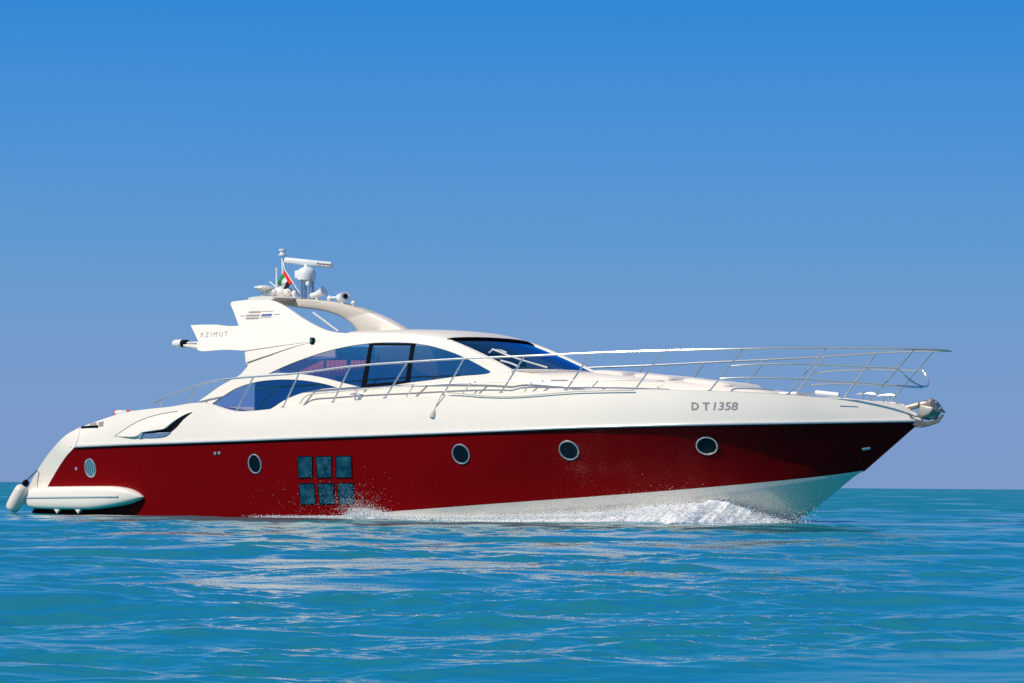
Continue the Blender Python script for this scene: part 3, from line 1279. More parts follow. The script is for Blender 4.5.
# radar: four legs, pedestal, turning scanner bar
c = pm(306.5, 281, -0.18)
ra = MB().lathe([(0.15, 0), (0.20, 0.02), (0.21, 0.12), (0.205, 0.20), (0.17, 0.26), (0.10, 0.30), (0.06, 0.31), (0.05, 0.38)], c, n=20).build("radar_pedestal", GEL2, yacht)
MB().box(c + Vector((-0.17, 0, 0.14)), (0.16, 0.26, 0.19), bev=0.03).build("motor_housing", GEL2, ra)
MB().box(c + Vector((0.12, -0.1, -0.07)), (0.10, 0.08, 0.10), bev=0.02).build("junction_box", GEL2, ra)
for u, y in ((302, -0.35), (305.5, -0.05), (310.5, -0.35), (313, 0.0)):
    MB().tube([pm(u, 299, y), pm(u, 279, y)], 0.032, 8).build("leg", STEEL2, ra)
b0, b1 = pm(284.5, 260.3, -0.32), pm(332.5, 265.3, 0.02)
d_ = (b1 - b0)
L_ = d_.length
bar = MB()
xax = d_.normalized()
zax = Vector((0, 0, 1)) - xax * xax.z
zax.normalize()
yax = zax.cross(xax)
rot = Matrix((xax, yax, zax)).transposed()
bar.box((b0 + b1) / 2, (L_, 0.13, 0.14), rot=rot, bev=0.045)
scan = bar.build("scanner_bar", GEL2, ra)
# domes, horns and aerials
gear = [("satellite_dome", 281.0, 292.0, (0.19, 0.16, 0.13)), ("satellite_dome", 288.5, 292.0, (0.10, 0.12, 0.10))]
for nm, u, v, s in gear:
    p = pm(u, v, -0.3)
    MB().ell(p, s).build(nm, GEL2, yacht)
p = pm(264, 289.6, -0.5)
fl = MB()
rt = Matrix.Rotation(rad(4), 3, 'Y')
fl.lathe([(0.02, -0.05), (0.16, -0.01), (0.23, 0.03), (0.22, 0.06), (0.12, 0.09), (0.02, 0.10)], p, n=18)
fl.tube([p + Vector((0, 0, -0.18)), p], 0.06, 8)
fl.build("flat_antenna", GEL2, yacht)
hn = MB()
p = pm(271.5, 292.5, -0.45)
hn.ell(p, (0.16, 0.09, 0.07), rot=Matrix.Rotation(rad(-10), 3, 'Y'))
hn.tube([p, p + Vector((0, 0, -0.12))], 0.04)
hn.build("horn", GEL2, yacht)
hn = MB()
p = pm(317, 294.5, -0.35)
hn.tube([p + Vector((-0.16, 0, -0.03)), p, p + Vector((0.12, 0, 0.04)), p + Vector((0.19, 0, 0.07))], [0.06, 0.07, 0.09, 0.12], 12)
hn.tube([p, p + Vector((0, 0, -0.14))], 0.03)
hn.build("horn", GEL2, yacht)
MB().tube([pm(276.7, 267.5, -0.4), pm(277, 292, -0.4)], [0.022, 0.034], 6).build("whip_aerial", GEL2, yacht)
MB().tube([pm(269.5, 281.5, -0.35), pm(276, 287, -0.35)], 0.014, 6).build("flag_stick", GEL2, yacht)
sl = MB()
p = pm(343, 297.2, -0.3)
sl.tube([p + Vector((-0.12, 0, -0.02)), p, p + Vector((0.12, -0.08, 0.01))], [0.09, 0.11, 0.115], 14)
sl.tube([p + Vector((0, 0, -0.16)), p], 0.05)
sl.box(p + Vector((-0.24, 0, 0.0)), (0.30, 0.06, 0.05), bev=0.02)
sl.ell(p + Vector((-0.36, 0, -0.02)), (0.06, 0.06, 0.07))
slo = sl.build("searchlight", GEL2, yacht)
q = p + Vector((0.13, -0.088, 0.011))
MB().lathe([(0.06, 0.0), (0.055, 0.012), (0.02, 0.02)], q, axis=(0.12, -0.08, 0.01), n=16).build("lamp_glass", PORTG, slo)
p = pm(353.5, 303.4, -0.3)
mu = MB()
mu.ell(p + Vector((0, 0, 0.01)), (0.055, 0.055, 0.05))
mu.tube([p, p + Vector((0, 0, -0.10))], 0.025)
mu.build("gps_dome", GEL2, yacht)
p = pm(294.5, 293.5, -0.3)
mu = MB()
mu.ell(p, (0.06, 0.06, 0.08))
mu.tube([p, p + Vector((0, 0, -0.14))], 0.04)
mu.build("gps_dome", GEL2, yacht)
MB().tube([pm(293.5, 284.5), pm(300, 297.5)], 0.014, 6).build("backstay", GEL2, yacht)

# starboard navigation light on the deckhouse
p, = [on_surf(313, 340.8, house)]
nl = MB().box(p + Vector((0, -0.03, 0)), (0.10, 0.07, 0.14), bev=0.02).build("navigation_light", BLACK, yacht)
MB().box(p + Vector((0.0, -0.062, 0.0)), (0.06, 0.03, 0.08), bev=0.01).build("lens", NAVG, nl)

# ------------------------------------------------------------------ flag on its halyard
flag_root = empty("national_flag", pm(284.5, 286, -0.4))
tag(flag_root, "small red, green, white and black flag hanging slack beside the radar", "flag")
base = flag_root.location.copy()
H0, H1 = pm(284.6, 269.5, -0.4), pm(294, 284.2, -0.4)
F0, F1 = pm(277.2, 284.0, -0.5), pm(284.5, 288.2, -0.42)
nu, nv = 18, 12
vs, fs, fm = [], [], []
for j in range(nv + 1):
    for i in range(nu + 1):
        s, t = i / nu, j / nv
        p = H0.lerp(F0, s).lerp(H1.lerp(F1, s), t)
        p.y += 0.05 * math.sin(s * 7 + t * 2.5) * s ** 0.5
        p.z += 0.02 * math.sin(s * 5 + t)
        vs.append(p - base)
for j in range(nv):
    for i in range(nu):
        fs.append((j * (nu + 1) + i, j * (nu + 1) + i + 1, (j + 1) * (nu + 1) + i + 1, (j + 1) * (nu + 1) + i))
        fm.append(0 if i < 6 else (1 if j < 4 else (2 if j < 8 else 3)))
fo = obj("flag_cloth", vs, fs, None, flag_root, True, None, [FRED, FGREEN, FWHITE, FBLACK], fm)
sm = fo.modifiers.new("thick", 'SOLIDIFY')
sm.thickness = 0.006
MB().tube([pm(283, 262, -0.3) - base, H0 - base, H1 - base, pm(299.5, 293, -0.4) - base], 0.012, 6).build("halyard", GEL2, flag_root)


# ------------------------------------------------------------------ portholes, hull windows, lettering
bvh_hull, bvh_top = on_mesh(hull), None
top_star = [o for o in bpy.data.objects if o.name.startswith("topside")]
bvh_top = on_mesh(top_star[0])
side_star = [o for o in bpy.data.objects if o.name == "deckhouse_side"][0]
bvh_side = on_mesh(side_star)


def frame(nor):
    zz = Vector((0, 0, 1))
    upv = (zz - nor * zz.dot(nor)).normalized()
    rt_ = upv.cross(nor).normalized()
    return rt_, upv


for (u, v, ww, hh, aft) in ((90.5, 468, 0.155, 0.20, True), (255, 463.8, 0.165, 0.20, False), (461, 454, 0.195, 0.20, False),
                            (569, 450.2, 0.205, 0.20, False), (707, 445.5, 0.205, 0.195, False)):
    p, nrm = cast(bvh_hull, u, v, 0.006)
    a, b = frame(nrm)
    ring = [p + a * (ww * math.cos(t)) + b * (hh * math.sin(t)) for t in np.linspace(0, 2 * math.pi, 41)[:-1]]
    po = MB().tube(ring, 0.016, 8, closed=True).build("porthole", STEEL, yacht)
    n_ = 32
    vs = [p - nrm * 0.002] + [p - nrm * 0.002 + a * (ww * math.cos(t)) + b * (hh * math.sin(t)) for t in np.linspace(0, 2 * math.pi, n_ + 1)[:-1]]
    vs += [q + nrm * 0.004 for q in vs[:1]]
    fs = [(0, 1 + i, 1 + (i + 1) % n_) for i in range(n_)]
    obj("porthole_glass", vs[:-1], fs, TEALB if aft else PORTG, po, False)
    if aft:
        sl = MB()
        for k in range(-2, 3):
            xx = k * ww * 0.36
            hv = hh * math.sqrt(max(0, 1 - (xx / ww) ** 2)) * 0.92
            sl.tube([p + a * xx + b * hv + nrm * 0.006, p + a * xx - b * hv + nrm * 0.006], 0.010, 6)
        sl.build("grille", STEEL2, po)

# small through-hull fittings
for (u, v) in ((215.5, 453.4), (219.5, 453.0), (76.5, 468.5)):
    p, nrm = cast(bvh_hull, u, v, 0.004)
    MB().lathe([(0.03, 0), (0.035, 0.012), (0.02, 0.02)], p, axis=nrm, n=12).build("drain_fitting", STEEL, yacht)
pts = [cast(bvh_hull, u, v, 0.01) for u, v in ((862, 449), (866, 448.4), (870, 447.8))]
if all(p[0] is not None for p in pts):
    MB().tube([p[0] for p in pts], 0.03, 8).build("bow_eye", STEEL, yacht)


def patch(name, quad, bvh, mat, parent, off=0.01, n=6, thick=0.03):
    """four pixel corners (top-left, top-right, bottom-right, bottom-left) laid onto a curved side"""
    vs, fs = [], []
    rows_ = []
    for j in range(n + 1):
        row = []
        for i in range(n + 1):
            s, t = i / n, j / n
            u = (quad[0][0] * (1 - s) + quad[1][0] * s) * (1 - t) + (quad[3][0] * (1 - s) + quad[2][0] * s) * t
            v = (quad[0][1] * (1 - s) + quad[1][1] * s) * (1 - t) + (quad[3][1] * (1 - s) + quad[2][1] * s) * t
            p, nn = cast(bvh, u, v, off)
            if p is None:
                p, nn = row[-1] if row else rows_[-1][i]
            row.append((p, nn))
        rows_.append(row)
    m_ = n + 1
    for r_ in rows_:
        vs += [q[0] for q in r_]
    k = len(vs)
    for r_ in rows_:
        vs += [q[0] - q[1] * thick for q in r_]
    for j in range(n):
        for i in range(n):
            a = j * m_ + i
            fs.append((a, a + m_, a + m_ + 1, a + 1))
            fs.append((k + a, k + a + 1, k + a + m_ + 1, k + a + m_))
    for i in range(n):
        fs.append((i, i + 1, k + i + 1, k + i))
        a = n * m_ + i
        fs.append((a + 1, a, k + a, k + a + 1))
        a = i * m_
        fs.append((a + m_, a, k + a, k + a + m_))
        a = i * m_ + n
        fs.append((a, a + m_, k + a + m_, k + a))
    return obj(name, vs, fs, mat, parent, True, 40)


HW = [[(297.2, 456.5), (312.4, 456.2), (312.6, 477.3), (298.6, 478.0)], [(316, 456.3), (331.6, 456.1), (331.8, 477.3), (317.4, 477.9)],
      [(335.9, 456.0), (351.6, 455.9), (352.2, 477.3), (336.6, 477.8)], [(298.8, 483.6), (314, 483.2), (315.8, 503.8), (301, 504.4)],
      [(317.6, 483.5), (333.8, 483.0), (334.6, 503.6), (320.2, 504.3)], [(337.4, 483.3), (353.4, 482.8), (354, 503.4), (339.4, 504.3)]]
for q in HW:
    hwin = patch("hull_window", q, bvh_hull, HGLASS, yacht, off=0.008)
    ps = []
    for k in range(4):
        (u0, v0), (u1, v1) = q[k], q[(k + 1) % 4]
        for t in (0, .33, .66):
            ps.append(cast(bvh_hull, u0 + (u1 - u0) * t, v0 + (v1 - v0) * t, 0.008)[0])
    MB().tube(ps, 0.010, 6, closed=True).build("window_gasket", BLACK, hwin)


def lettering(name, text, u0, v0, hpx, wpx, bvh, mat, parent, slope=0.0, shear=0.0, bold=0.0, off=0.004, space=1.0):
    cu = bpy.data.curves.new("text", 'FONT')
    cu.body = text
    cu.size = 1.0
    cu.shear = shear
    cu.offset = bold
    cu.space_character = space
    cu.resolution_u = 4
    to = bpy.data.objects.new("text", cu)
    COL.objects.link(to)
    dg = bpy.context.evaluated_depsgraph_get()
    dg.update()
    me = bpy.data.meshes.new_from_object(to.evaluated_get(dg))
    bpy.data.objects.remove(to)
    import bmesh
    bm = bmesh.new()
    bm.from_mesh(me)
    bmesh.ops.triangulate(bm, faces=bm.faces[:])
    bmesh.ops.subdivide_edges(bm, edges=bm.edges[:], cuts=3, use_grid_fill=True)
    bm.to_mesh(me)
    bm.free()
    xs = [v.co.x for v in me.vertices]
    ys = [v.co.y for v in me.vertices]
    x0, x1, y0, y1 = min(xs), max(xs), min(ys), max(ys)
    vs = []
    for v in me.vertices:
        s = (v.co.x - x0) / (x1 - x0)
        t = (v.co.y - y0) / (y1 - y0)
        u = u0 + s * wpx
        p, nn = cast(bvh, u, v0 - t * hpx + s * wpx * slope, off)
        vs.append(p if p is not None else Vector((0, 0, 0)))
    fs = [tuple(f.vertices) for f in me.polygons]
    o = obj(name, vs, fs, mat, parent, False)
    return o


lettering("registration_lettering", "D", 691.5, 410.2, 8.0, 7.4, bvh_top, LETG, yacht, slope=0.01, bold=0.035)
lettering("registration_lettering", "T", 702.5, 410.3, 8.0, 7.2, bvh_top, LETG, yacht, slope=0.01, bold=0.035)
lettering("registration_lettering", "1358", 713.2, 410.2, 8.2, 24.8, bvh_top, LETG, yacht, slope=0.005, shear=0.15, bold=0.015)
lettering("name_lettering", "\u039b Z I M U T", 200, 337.6, 5.2, 27.8, bvh_side, LETL, yacht, slope=-0.05, shear=0.1)
# fin emblem: three rows of fine print, thin rules and a blue bar
for (ua, ub, v_, h_, mm) in ((249, 261, 312.3, 0.9, LETG), (262, 273.5, 311.4, 0.35, LETG), (240.5, 246, 316.1, 0.4, LETG),
                             (246.8, 260, 315.7, 0.95, LETG), (274, 280, 314.6, 0.4, LETG), (246, 258.8, 318.5, 0.95, LETG),
                             (260, 271.5, 317.9, 0.35, LETG)):
    patch("emblem_rule", [(ua, v_ - h_), (ub, v_ - h_ - 0.3), (ub - 0.4, v_ + h_ - 0.3), (ua - 0.4, v_ + h_)], bvh_side, LETL, yacht, off=0.004, n=3, thick=0.01)
patch("emblem_bar", [(262, 314.2), (272, 313.6), (271.6, 316.3), (261.3, 316.6)], bvh_side, LETB, yacht, off=0.005, n=3, thick=0.01)
bvh_scan = on_mesh(scan)
lettering("radar_lettering", "Raymarine", 316.8, 264.9, 2.7, 13.5, bvh_scan, LETR, ra, slope=0.1, shear=0.25, bold=0.02)

# ------------------------------------------------------------------ fittings of the stern quarter
# dark air intake gill with pale lower lip and panel seam
gill = outline([(145.5, 432.4), (158, 430.6), (166, 429), (172, 424.4), (178, 419.6), (186, 414.6), (192.6, 412.2)],
               [(192.6, 412.2), (184, 419), (176.5, 427.4), (171, 432.2)], [(171, 432.2), (158, 432.6), (145.5, 433.4)])


def sheet(name, poly, bvh, mat, parent, off, thick, step=4.0):
    vs2 = [Vector(p) for p in poly]
    es = [(i, (i + 1) % len(poly)) for i in range(len(poly))]
    us = [p[0] for p in poly]; vv = [p[1] for p in poly]
    x = min(us) + step / 2
    while x < max(us):
        y = min(vv) + step / 2
        while y < max(vv):
            if pip((x, y), poly):
                vs2.append(Vector((x, y)))
            y += step
        x += step
    r = delaunay_2d_cdt(vs2, es, [], 0, 1e-4)
    V, T = r[0], [t for t in r[2] if pip((sum(r[0][i][0] for i in t) / 3, sum(r[0][i][1] for i in t) / 3), poly)]
    n = len(V)
    o_, i_ = [], []
    for p in V:
        of = off(p[0], p[1]) if callable(off) else off
        q, nn = cast(bvh, p[0], p[1], 0)
        if q is None:
            q, nn = Vector((0, 0, 1)), Vector((0, -1, 0))
        o_.append(q + nn * of)
        i_.append(q + nn * (of - thick))
    cnt = {}
    tris = []
    for t in T:
        a, b, d = (V[i] for i in t)
        c_ = (b[0] - a[0]) * (d[1] - a[1]) - (b[1] - a[1]) * (d[0] - a[0])
        tris.append(tuple(t) if c_ < 0 else tuple(reversed(t)))
    for t in tris:
        for a, b in ((t[0], t[1]), (t[1], t[2]), (t[2], t[0])):
            cnt[(a, b)] = 1
    bd = [(a, b) for (a, b) in cnt if (b, a) not in cnt]
    fs = list(tris) + [(t[2] + n, t[1] + n, t[0] + n) for t in tris] + [(b, a, a + n, b + n) for a, b in bd]
    return obj(name, o_ + i_, fs, mat, parent, True, 40)


ai = sheet("air_intake", gill, bvh_top, BLACK, yacht, 0.006, 0.02)
blade = outline([(115, 436.2), (126, 428.5), (140, 420.6), (156, 415.2), (178, 411.2)], [(178, 411.2), (192, 412)],
                [(192, 412), (186, 414.4), (178, 419.4), (172, 424.2), (166, 428.8), (158, 430.4), (144, 432.4)], [(144, 432.4), (138, 436.4), (115, 436.2)])
sheet("intake_blade", blade, bvh_top, GEL, ai, lambda u, v: 0.006 + 0.06 * max(0.0, min(1.0, (v - float(np.interp(u, [115, 126, 140, 156, 178, 192], [436.2, 428.5, 420.6, 415.2, 411.2, 411])) ) / 13)), 0.02)
lip = outline([(144.5, 434), (171, 432.6)], [(171, 432.6), (166, 436), (160, 437.4), (139.5, 438)], [(139.5, 438), (144.5, 434)])
sheet("intake_lip", lip, bvh_top, STEEL2, ai, 0.02, 0.03)
sheet("intake_bracket", [(142, 432), (145, 432), (142.3, 437.6), (139.3, 437.6)], bvh_top, STEEL, ai, 0.05, 0.05)
seam = [cast(bvh_top, u, v, 0.010)[0] for u, v in spline([(115, 436.2), (126, 428.5), (140, 420.6), (156, 415.2), (178, 411.2)], 6)]
MB().tube([p for p in seam if p is not None], 0.007, 5).build("panel_seam", LETL, ai)
# stern fairlead slot with rollers
for q in ([(82.5, 426.6), (98, 425.2), (98.5, 427.6), (81, 428.4)],):
    sheet("fairlead", q, bvh_top, BLACK, yacht, 0.02, 0.05, 2.0)
for q in ([(89.5, 423.6), (96.5, 422.2), (96.8, 424.6), (89, 425.2)], [(98.5, 422.4), (103.8, 421.2), (103.4, 426.2), (98.9, 426.8)]):
    sheet("vent_slot", q, bvh_top, LETG, yacht, 0.006, 0.03, 2.0)

# ------------------------------------------------------------------ lifebuoy lying on the aft sun deck
p = on_y(125, 411.8, -1.9)
lb = empty("lifebuoy", (p.x, p.y, p.z - 0.10))
ringp = [Vector((0.20 * math.cos(t), 0.20 * math.sin(t), 0.07)) for t in np.linspace(0, 2 * math.pi, 33)[:-1]]
MB().tube(ringp, 0.065, 10, closed=True).build("ring", GEL2, lb)
for k in range(4):
    t0 = k * math.pi / 2 - 0.75
    seg = [Vector((0.20 * math.cos(t), 0.20 * math.sin(t), 0.07)) for t in np.linspace(t0, t0 + 0.4, 6)]
    MB().tube(seg, 0.068, 10).build("red_band", ORANGE, lb)
tag(lb, "white lifebuoy with red bands lying on the aft deck edge", "lifebuoy")

# ------------------------------------------------------------------ rails
rail_b = pchip([(-10.6, 2.28), (-4, 2.40), (0, 2.42), (3, 2.40), (5, 2.30), (6.5, 2.12), (7.5, 1.90), (8.6, 1.50), (9.4, 1.12),
                (10.0, 0.86), (10.6, 0.60), (11.1, 0.36), (11.4, 0.15), (11.5, 0.0)])
top_uv = spline([(154, 402.5), (166, 397), (180, 391.4), (195, 386), (215, 380.8), (253.5, 376.6), (299, 373.2), (350, 366.4), (407, 362),
                 (463.6, 358.5), (524, 356), (591, 353), (663, 350.6), (743, 348.8), (826, 347.8), (870, 348.0), (914, 348.8),
                 (938, 349.8), (951, 351)], 6)
RT = [on_surf(u, v, lambda x, z: rail_b(x)) for u, v in top_uv]
print("rail tip", RT[-1], RT[-6])
rail = MB()
RT2 = [p for p in RT if p.y < -0.02] + [Vector((RT[-1].x, 0, RT[-1].z))]
loop = RT2 + [mir(p) for p in reversed(RT2[:-1])]
ro = rail.tube(loop, 0.021, 8).build("bow_rail", STEEL, yacht)


def rail_at(u, v):
    return on_surf(u, v, lambda x, z: rail_b(x))


def base_at(u, v):
    return on_surf(u, v, lambda x, z: max(0.02, deck_b(x) - 0.07))


STAN = [((194.5, 386), (190, 403)), ((253.5, 376.6), (236, 411.5)), ((299, 373.2), (283, 407.5)), ((350, 366.4), (333, 402.5)),
        ((407, 362), (385, 398.5)), ((463.6, 358.5), (443, 395.5)), ((524, 356), (501, 393)), ((591, 353), (566, 390.6)),
        ((663, 350.6), (635, 389.8)), ((743, 348.8), (709.5, 391.2)), ((826, 347.8), (787.5, 395)), ((914, 348.8), (870, 401.2))]
for (tu, bu) in STAN:
    a, b = rail_at(*tu), base_at(*bu)
    a.z -= 0.01
    for sg in (1, -1):
        a2, b2 = Vector((a.x, a.y * sg, a.z)), Vector((b.x, b.y * sg, b.z))
        s = MB().tube([b2, a2], 0.017, 8)
        s.lathe([(0.05, -0.01), (0.05, 0.01), (0.025, 0.03)], b2, n=12)
        s.build("stanchion", STEEL, ro)
b = rail_at(161, 399.5)
for sg in (1, -1):
    MB().tube([Vector((b.x, b.y * sg, b.z)), Vector((b.x - 0.02, b.y * sg, b.z - 0.16))], 0.018, 6).build("stanchion", STEEL, ro)
# lower wires/bars of the pulpit, on both sides
mid1 = [rail_at(u, v) for u, v in spline([(731, 366), (750, 364.6), (770, 364), (800, 364.2), (850, 366), (898, 368)], 5)]
mid2 = [rail_at(u, v) for u, v in spline([(720, 378.5), (745, 377.6), (770, 378), (800, 379.2), (850, 382.2), (897, 385.4)], 5)]
for ml in (mid1, mid2):
    for sg in (1, -1):
        MB().tube([Vector((p.x, p.y * sg, p.z)) for p in ml], 0.018, 8).build("mid_rail", STEEL, ro)
# U-shaped hoop at the bow between the two middle bars
e = mid1[-1]
hoop = []
for t in np.linspace(0, math.pi, 19):
    y = e.y * math.cos(t)
    s = math.sin(t)
    hoop.append(Vector((e.x + 0.28 * s, y, e.z - 0.34 * s)))
MB().tube(hoop, 0.018, 8).build("bow_hoop", STEEL, ro)
e = mid2[-1]
MB().tube([Vector((e.x, e.y, e.z)), Vector((e.x + .12, e.y * .5, e.z - .01)), Vector((e.x + .12, -e.y * .5, e.z - .01)), Vector((e.x, -e.y, e.z))], 0.018, 8).build("mid_rail", STEEL, ro)

# low handrail along the coachroof
hand_uv = spline([(300, 404), (304, 398), (309.5, 394.8), (330, 392.4), (358, 389.6), (414, 385.6), (471, 382.4), (533, 381), (599, 380), (640, 380.4), (664, 382),
                  (659, 386), (656, 391)], 5)
hb_ = pchip([(-6, 2.22), (0, 2.15), (2, 2.05), (3, 1.98), (3.6, 1.92), (4.9, 1.63), (6.1, 1.25), (8, 0.8)])
hb = lambda x, z: hb_(x)
hp = [on_surf(u, v, hb) for u, v in hand_uv]
for sg in (1, -1):
    hr = MB().tube([Vector((p.x, p.y * sg, p.z)) for p in hp], 0.016, 8).build("side_handrail", STEEL, yacht)
    for (tu, bu) in (((358, 389.6), (352, 397)), ((414, 385.6), (405.5, 398)), ((471, 382.4), (462, 395)), ((533, 381), (523, 393)), ((599, 380), (588, 391.5))):
        a, b = on_surf(*tu, hb), on_surf(*bu, hb)
        MB().tube([Vector((a.x, a.y * sg, a.z)), Vector((b.x, b.y * sg, b.z))], 0.014, 6).build("post", STEEL, hr)
fw = [base_at(u, v) for u, v in spline([(731, 392), (734, 390), (740, 389.4), (760, 390), (775, 391.5)], 4)]
for sg in (1, -1):
    MB().tube([Vector((p.x, p.y * sg, p.z + 0.02)) for p in fw], 0.016, 6).build("side_handrail", STEEL, yacht)
# low roller bar ahead of the hatch
for (q0, q1) in (((816, 392.5), (839, 395)),):
    a, b = on_y(*q0, -0.3), on_y(*q1, -0.3)
    MB().tube([a, b], 0.05, 10).build("windlass_cover", GEL2, yacht)

# cleats
for (u, v) in ((358, 398.5), (866, 399)):
    c = on_surf(u, v, lambda x, z: deck_b(x) - 0.10)
    for sg in (1, -1):
        k = MB()
        cc = Vector((c.x, c.y * sg, c.z + 0.02))
        k.tube([cc + Vector((-.2, 0, .07)), cc + Vector((-.1, 0, .085)), cc + Vector((.1, 0, .085)), cc + Vector((.2, 0, .07))], [.014, .022, .022, .014], 8)
        k.tube([cc + Vector((-.07, 0, -.06)), cc + Vector((-.06, 0, .08))], 0.02, 8)
        k.tube([cc + Vector((.07, 0, -.06)), cc + Vector((.06, 0, .08))], 0.02, 8)
        k.build("cleat", STEEL, yacht)
# fairlead slot near the bow
sheet("bow_fairlead", [(840, 405.6), (858, 406.4), (858, 407.2), (840, 406.5)], bvh_top, STEEL2, yacht, 0.006, 0.02, 2.0)

# ------------------------------------------------------------------ anchor in the bow roller
ax = on_y(912, 410, 0)
anchor = empty("anchor", ax)
tag(anchor, "dull steel anchor stowed in the bow roller at the tip of the yacht", "anchor")


def an(u, v, y=0.0):
    return on_y(u, v, y) - ax


# the roller chute belongs to the yacht
ch = MB()
for y in (-0.10, 0.10):
    lp = [on_y(u, v, y) for u, v in spline([(906, 411), (914, 418), (925, 421.5), (937, 419), (942, 414.5)], 4)]
    lo = [on_y(u, v, y) for u, v in spline([(909, 422), (918, 427), (928, 425.5), (939, 421.5), (944, 415)], 4)]
    n = len(lp)
    vs = [p + Vector((0, -0.012, 0)) for p in lp] + [p + Vector((0, -0.012, 0)) for p in lo] + [p + Vector((0, 0.012, 0)) for p in lp] + [p + Vector((0, 0.012, 0)) for p in lo]
    fs = []
    for i in range(n - 1):
        fs += [(i, n + i, n + i + 1, i + 1), (2 * n + i, 2 * n + i + 1, 3 * n + i + 1, 3 * n + i), (i, i + 1, 2 * n + i + 1, 2 * n + i),
               (n + i, 3 * n + i, 3 * n + i + 1, n + i + 1)]
    ch.add(vs, fs)
lo = [on_y(u, v, 0) for u, v in spline([(909, 421.5), (918, 426.3), (928, 424.5), (938, 421)], 4)]
n = len(lo)
vs = [p + Vector((0, -0.1, 0)) for p in lo] + [p + Vector((0, 0.1, 0)) for p in lo] + [p + Vector((0, -0.1, -0.02)) for p in lo] + [p + Vector((0, 0.1, -0.02)) for p in lo]
fs = []
for i in range(n - 1):
    fs += [(i, i + 1, n + i + 1, n + i), (2 * n + i, 3 * n + i, 3 * n + i + 1, 2 * n + i + 1)]
ch.add(vs, fs)
ch.build("bow_roller", paint("weathered_steel", (0.16, 0.15, 0.14), 0.45, metal=0.7, var=0.3, scale=12), yacht)
GALV = paint("galvanised_steel", (0.42, 0.38, 0.33), 0.5, metal=0.55, var=0.3, scale=14, bump=0.004, bump_scale=25)
# shank
sk = MB()
pts = [an(u, v) for u, v in spline([(904, 408.5), (914, 406), (926, 403.4), (934, 402.2)], 4)]
sk.tube(pts, [0.06] * (len(pts) - 3) + [0.085, 0.09, 0.06], 8)
sk.build("shank", GALV, anchor)
# flukes: curved plough plates
for sg in (-1, 1):
    fl_ = []
    for (u, v, w0) in ((934, 401, 0.05), (938, 405, 0.16), (940, 411, 0.24), (936, 416, 0.24), (928, 419, 0.16), (920, 417.5, 0.03)):
        p = an(u, v)
        fl_.append((p, w0))
    vs, fs = [], []
    for p, w0 in fl_:
        for t in (0, .5, 1):
            q = p + Vector((-0.06 * t, sg * w0 * t, 0.06 * t * t))
            vs += [q, q + Vector((0.02, 0, -0.025))]
    for i in range(len(fl_) - 1):
        for t in range(2):
            a = i * 6 + t * 2
            b = a + 6
            fs += [(a, a + 2, b + 2, b), (a + 1, b + 1, b + 3, a + 3)]
        fs.append((i * 6 + 4, i * 6 + 5, i * 6 + 11, i * 6 + 10))
        fs.append((i * 6, i * 6 + 6, i * 6 + 7, i * 6 + 1))
    obj("fluke", vs, fs, GALV, anchor, True, 40)
k = MB()
k.box(an(929, 412, -0.02), (0.36, 0.22, 0.24), rot=Matrix.Rotation(rad(12), 3, 'Y'), bev=0.04)
k.tube([an(936, 402, -0.12), an(936, 402, 0.12)], 0.03, 8)
k.tube([an(940, 408, -0.1), an(944.5, 412.5, 0.0)], 0.025, 8)
k.build("crown", GALV, anchor)
# chain running back to the deck
chn = MB()
a, b = an(904, 409), an(896, 404.5)
for i in range(9):
    t = i / 8
    p = a.lerp(b, t) + Vector((0, 0, 0.02))
    r3 = Matrix.Rotation(rad(90) * (i % 2), 3, 'X')
    chn.tube([p + r3 @ Vector((0.035 * math.cos(q), 0.022 * math.sin(q), 0)) for q in np.linspace(0, 2 * math.pi, 11)[:-1]], 0.008, 5, closed=True)
chn.build("chain", GALV, anchor)

# ------------------------------------------------------------------ loose rope on the side deck, fender at the stern
rp_uv = spline([(432.6, 417), (434, 411), (437.5, 403), (441.5, 395), (443.5, 391.5), (447, 392.5), (462, 393.6), (480, 395.6), (501, 396.6), (520, 396.2), (548, 393.8), (572, 391.8), (600, 390.8), (634, 390.2)], 5)
off_b = lambda x, z: deck_b(x) + 0.055
rpts = [on_surf(u, v, off_b) for u, v in rp_uv]
rope = empty("mooring_line", rpts[20])
b0_ = rpts[20].copy()
MB().tube([p - b0_ for p in rpts], 0.011, 6).build("rope", ROPEM, rope)
e0, e1 = rpts[0] - b0_, rpts[6] - b0_
MB().tube([e0 + (e0 - e1) * 0.05, e0, e0.lerp(e1, 0.5), e1], [0.04, 0.085, 0.075, 0.03], 10).build("whipped_end", ROPEM, rope)
tag(rope, "pale mooring line hanging from the side rail with its thick end loose", "rope")

fa, fb = on_y(24.5, 485, -2.60), on_y(10.5, 511, -2.72)
fr = empty("fender", fb)
d_ = (fa - fb)
L_ = d_.length
prof = [(0.03, 0), (0.09, 0.012), (0.14, 0.05), (0.155, 0.11), (0.16, 0.3 * L_), (0.162, 0.5 * L_), (0.16, 0.75 * L_), (0.15, 0.86 * L_), (0.115, 0.94 * L_), (0.06, 0.985 * L_), (0.05, L_)]
MB().lathe(prof, (0, 0, 0), axis=d_, n=24).build("fender_body", FENDM, fr)
MB().lathe([(0.065, L_ - 0.02), (0.075, L_ + 0.02), (0.07, L_ + 0.08), (0.045, L_ + 0.12), (0.02, L_ + 0.13)], (0, 0, 0), axis=d_, n=14).build("fender_eye", BLACK, fr)
top_ = d_ * (1 + 0.12 / L_)
MB().tube([top_, on_y(30, 477, -2.5) - fb, on_y(37.5, 470.5, -2.42) - fb], 0.014, 6).build("fender_rope", ROPED, fr)
tag(fr, "white cylindrical fender hanging by a dark rope at the stern corner", "fender")

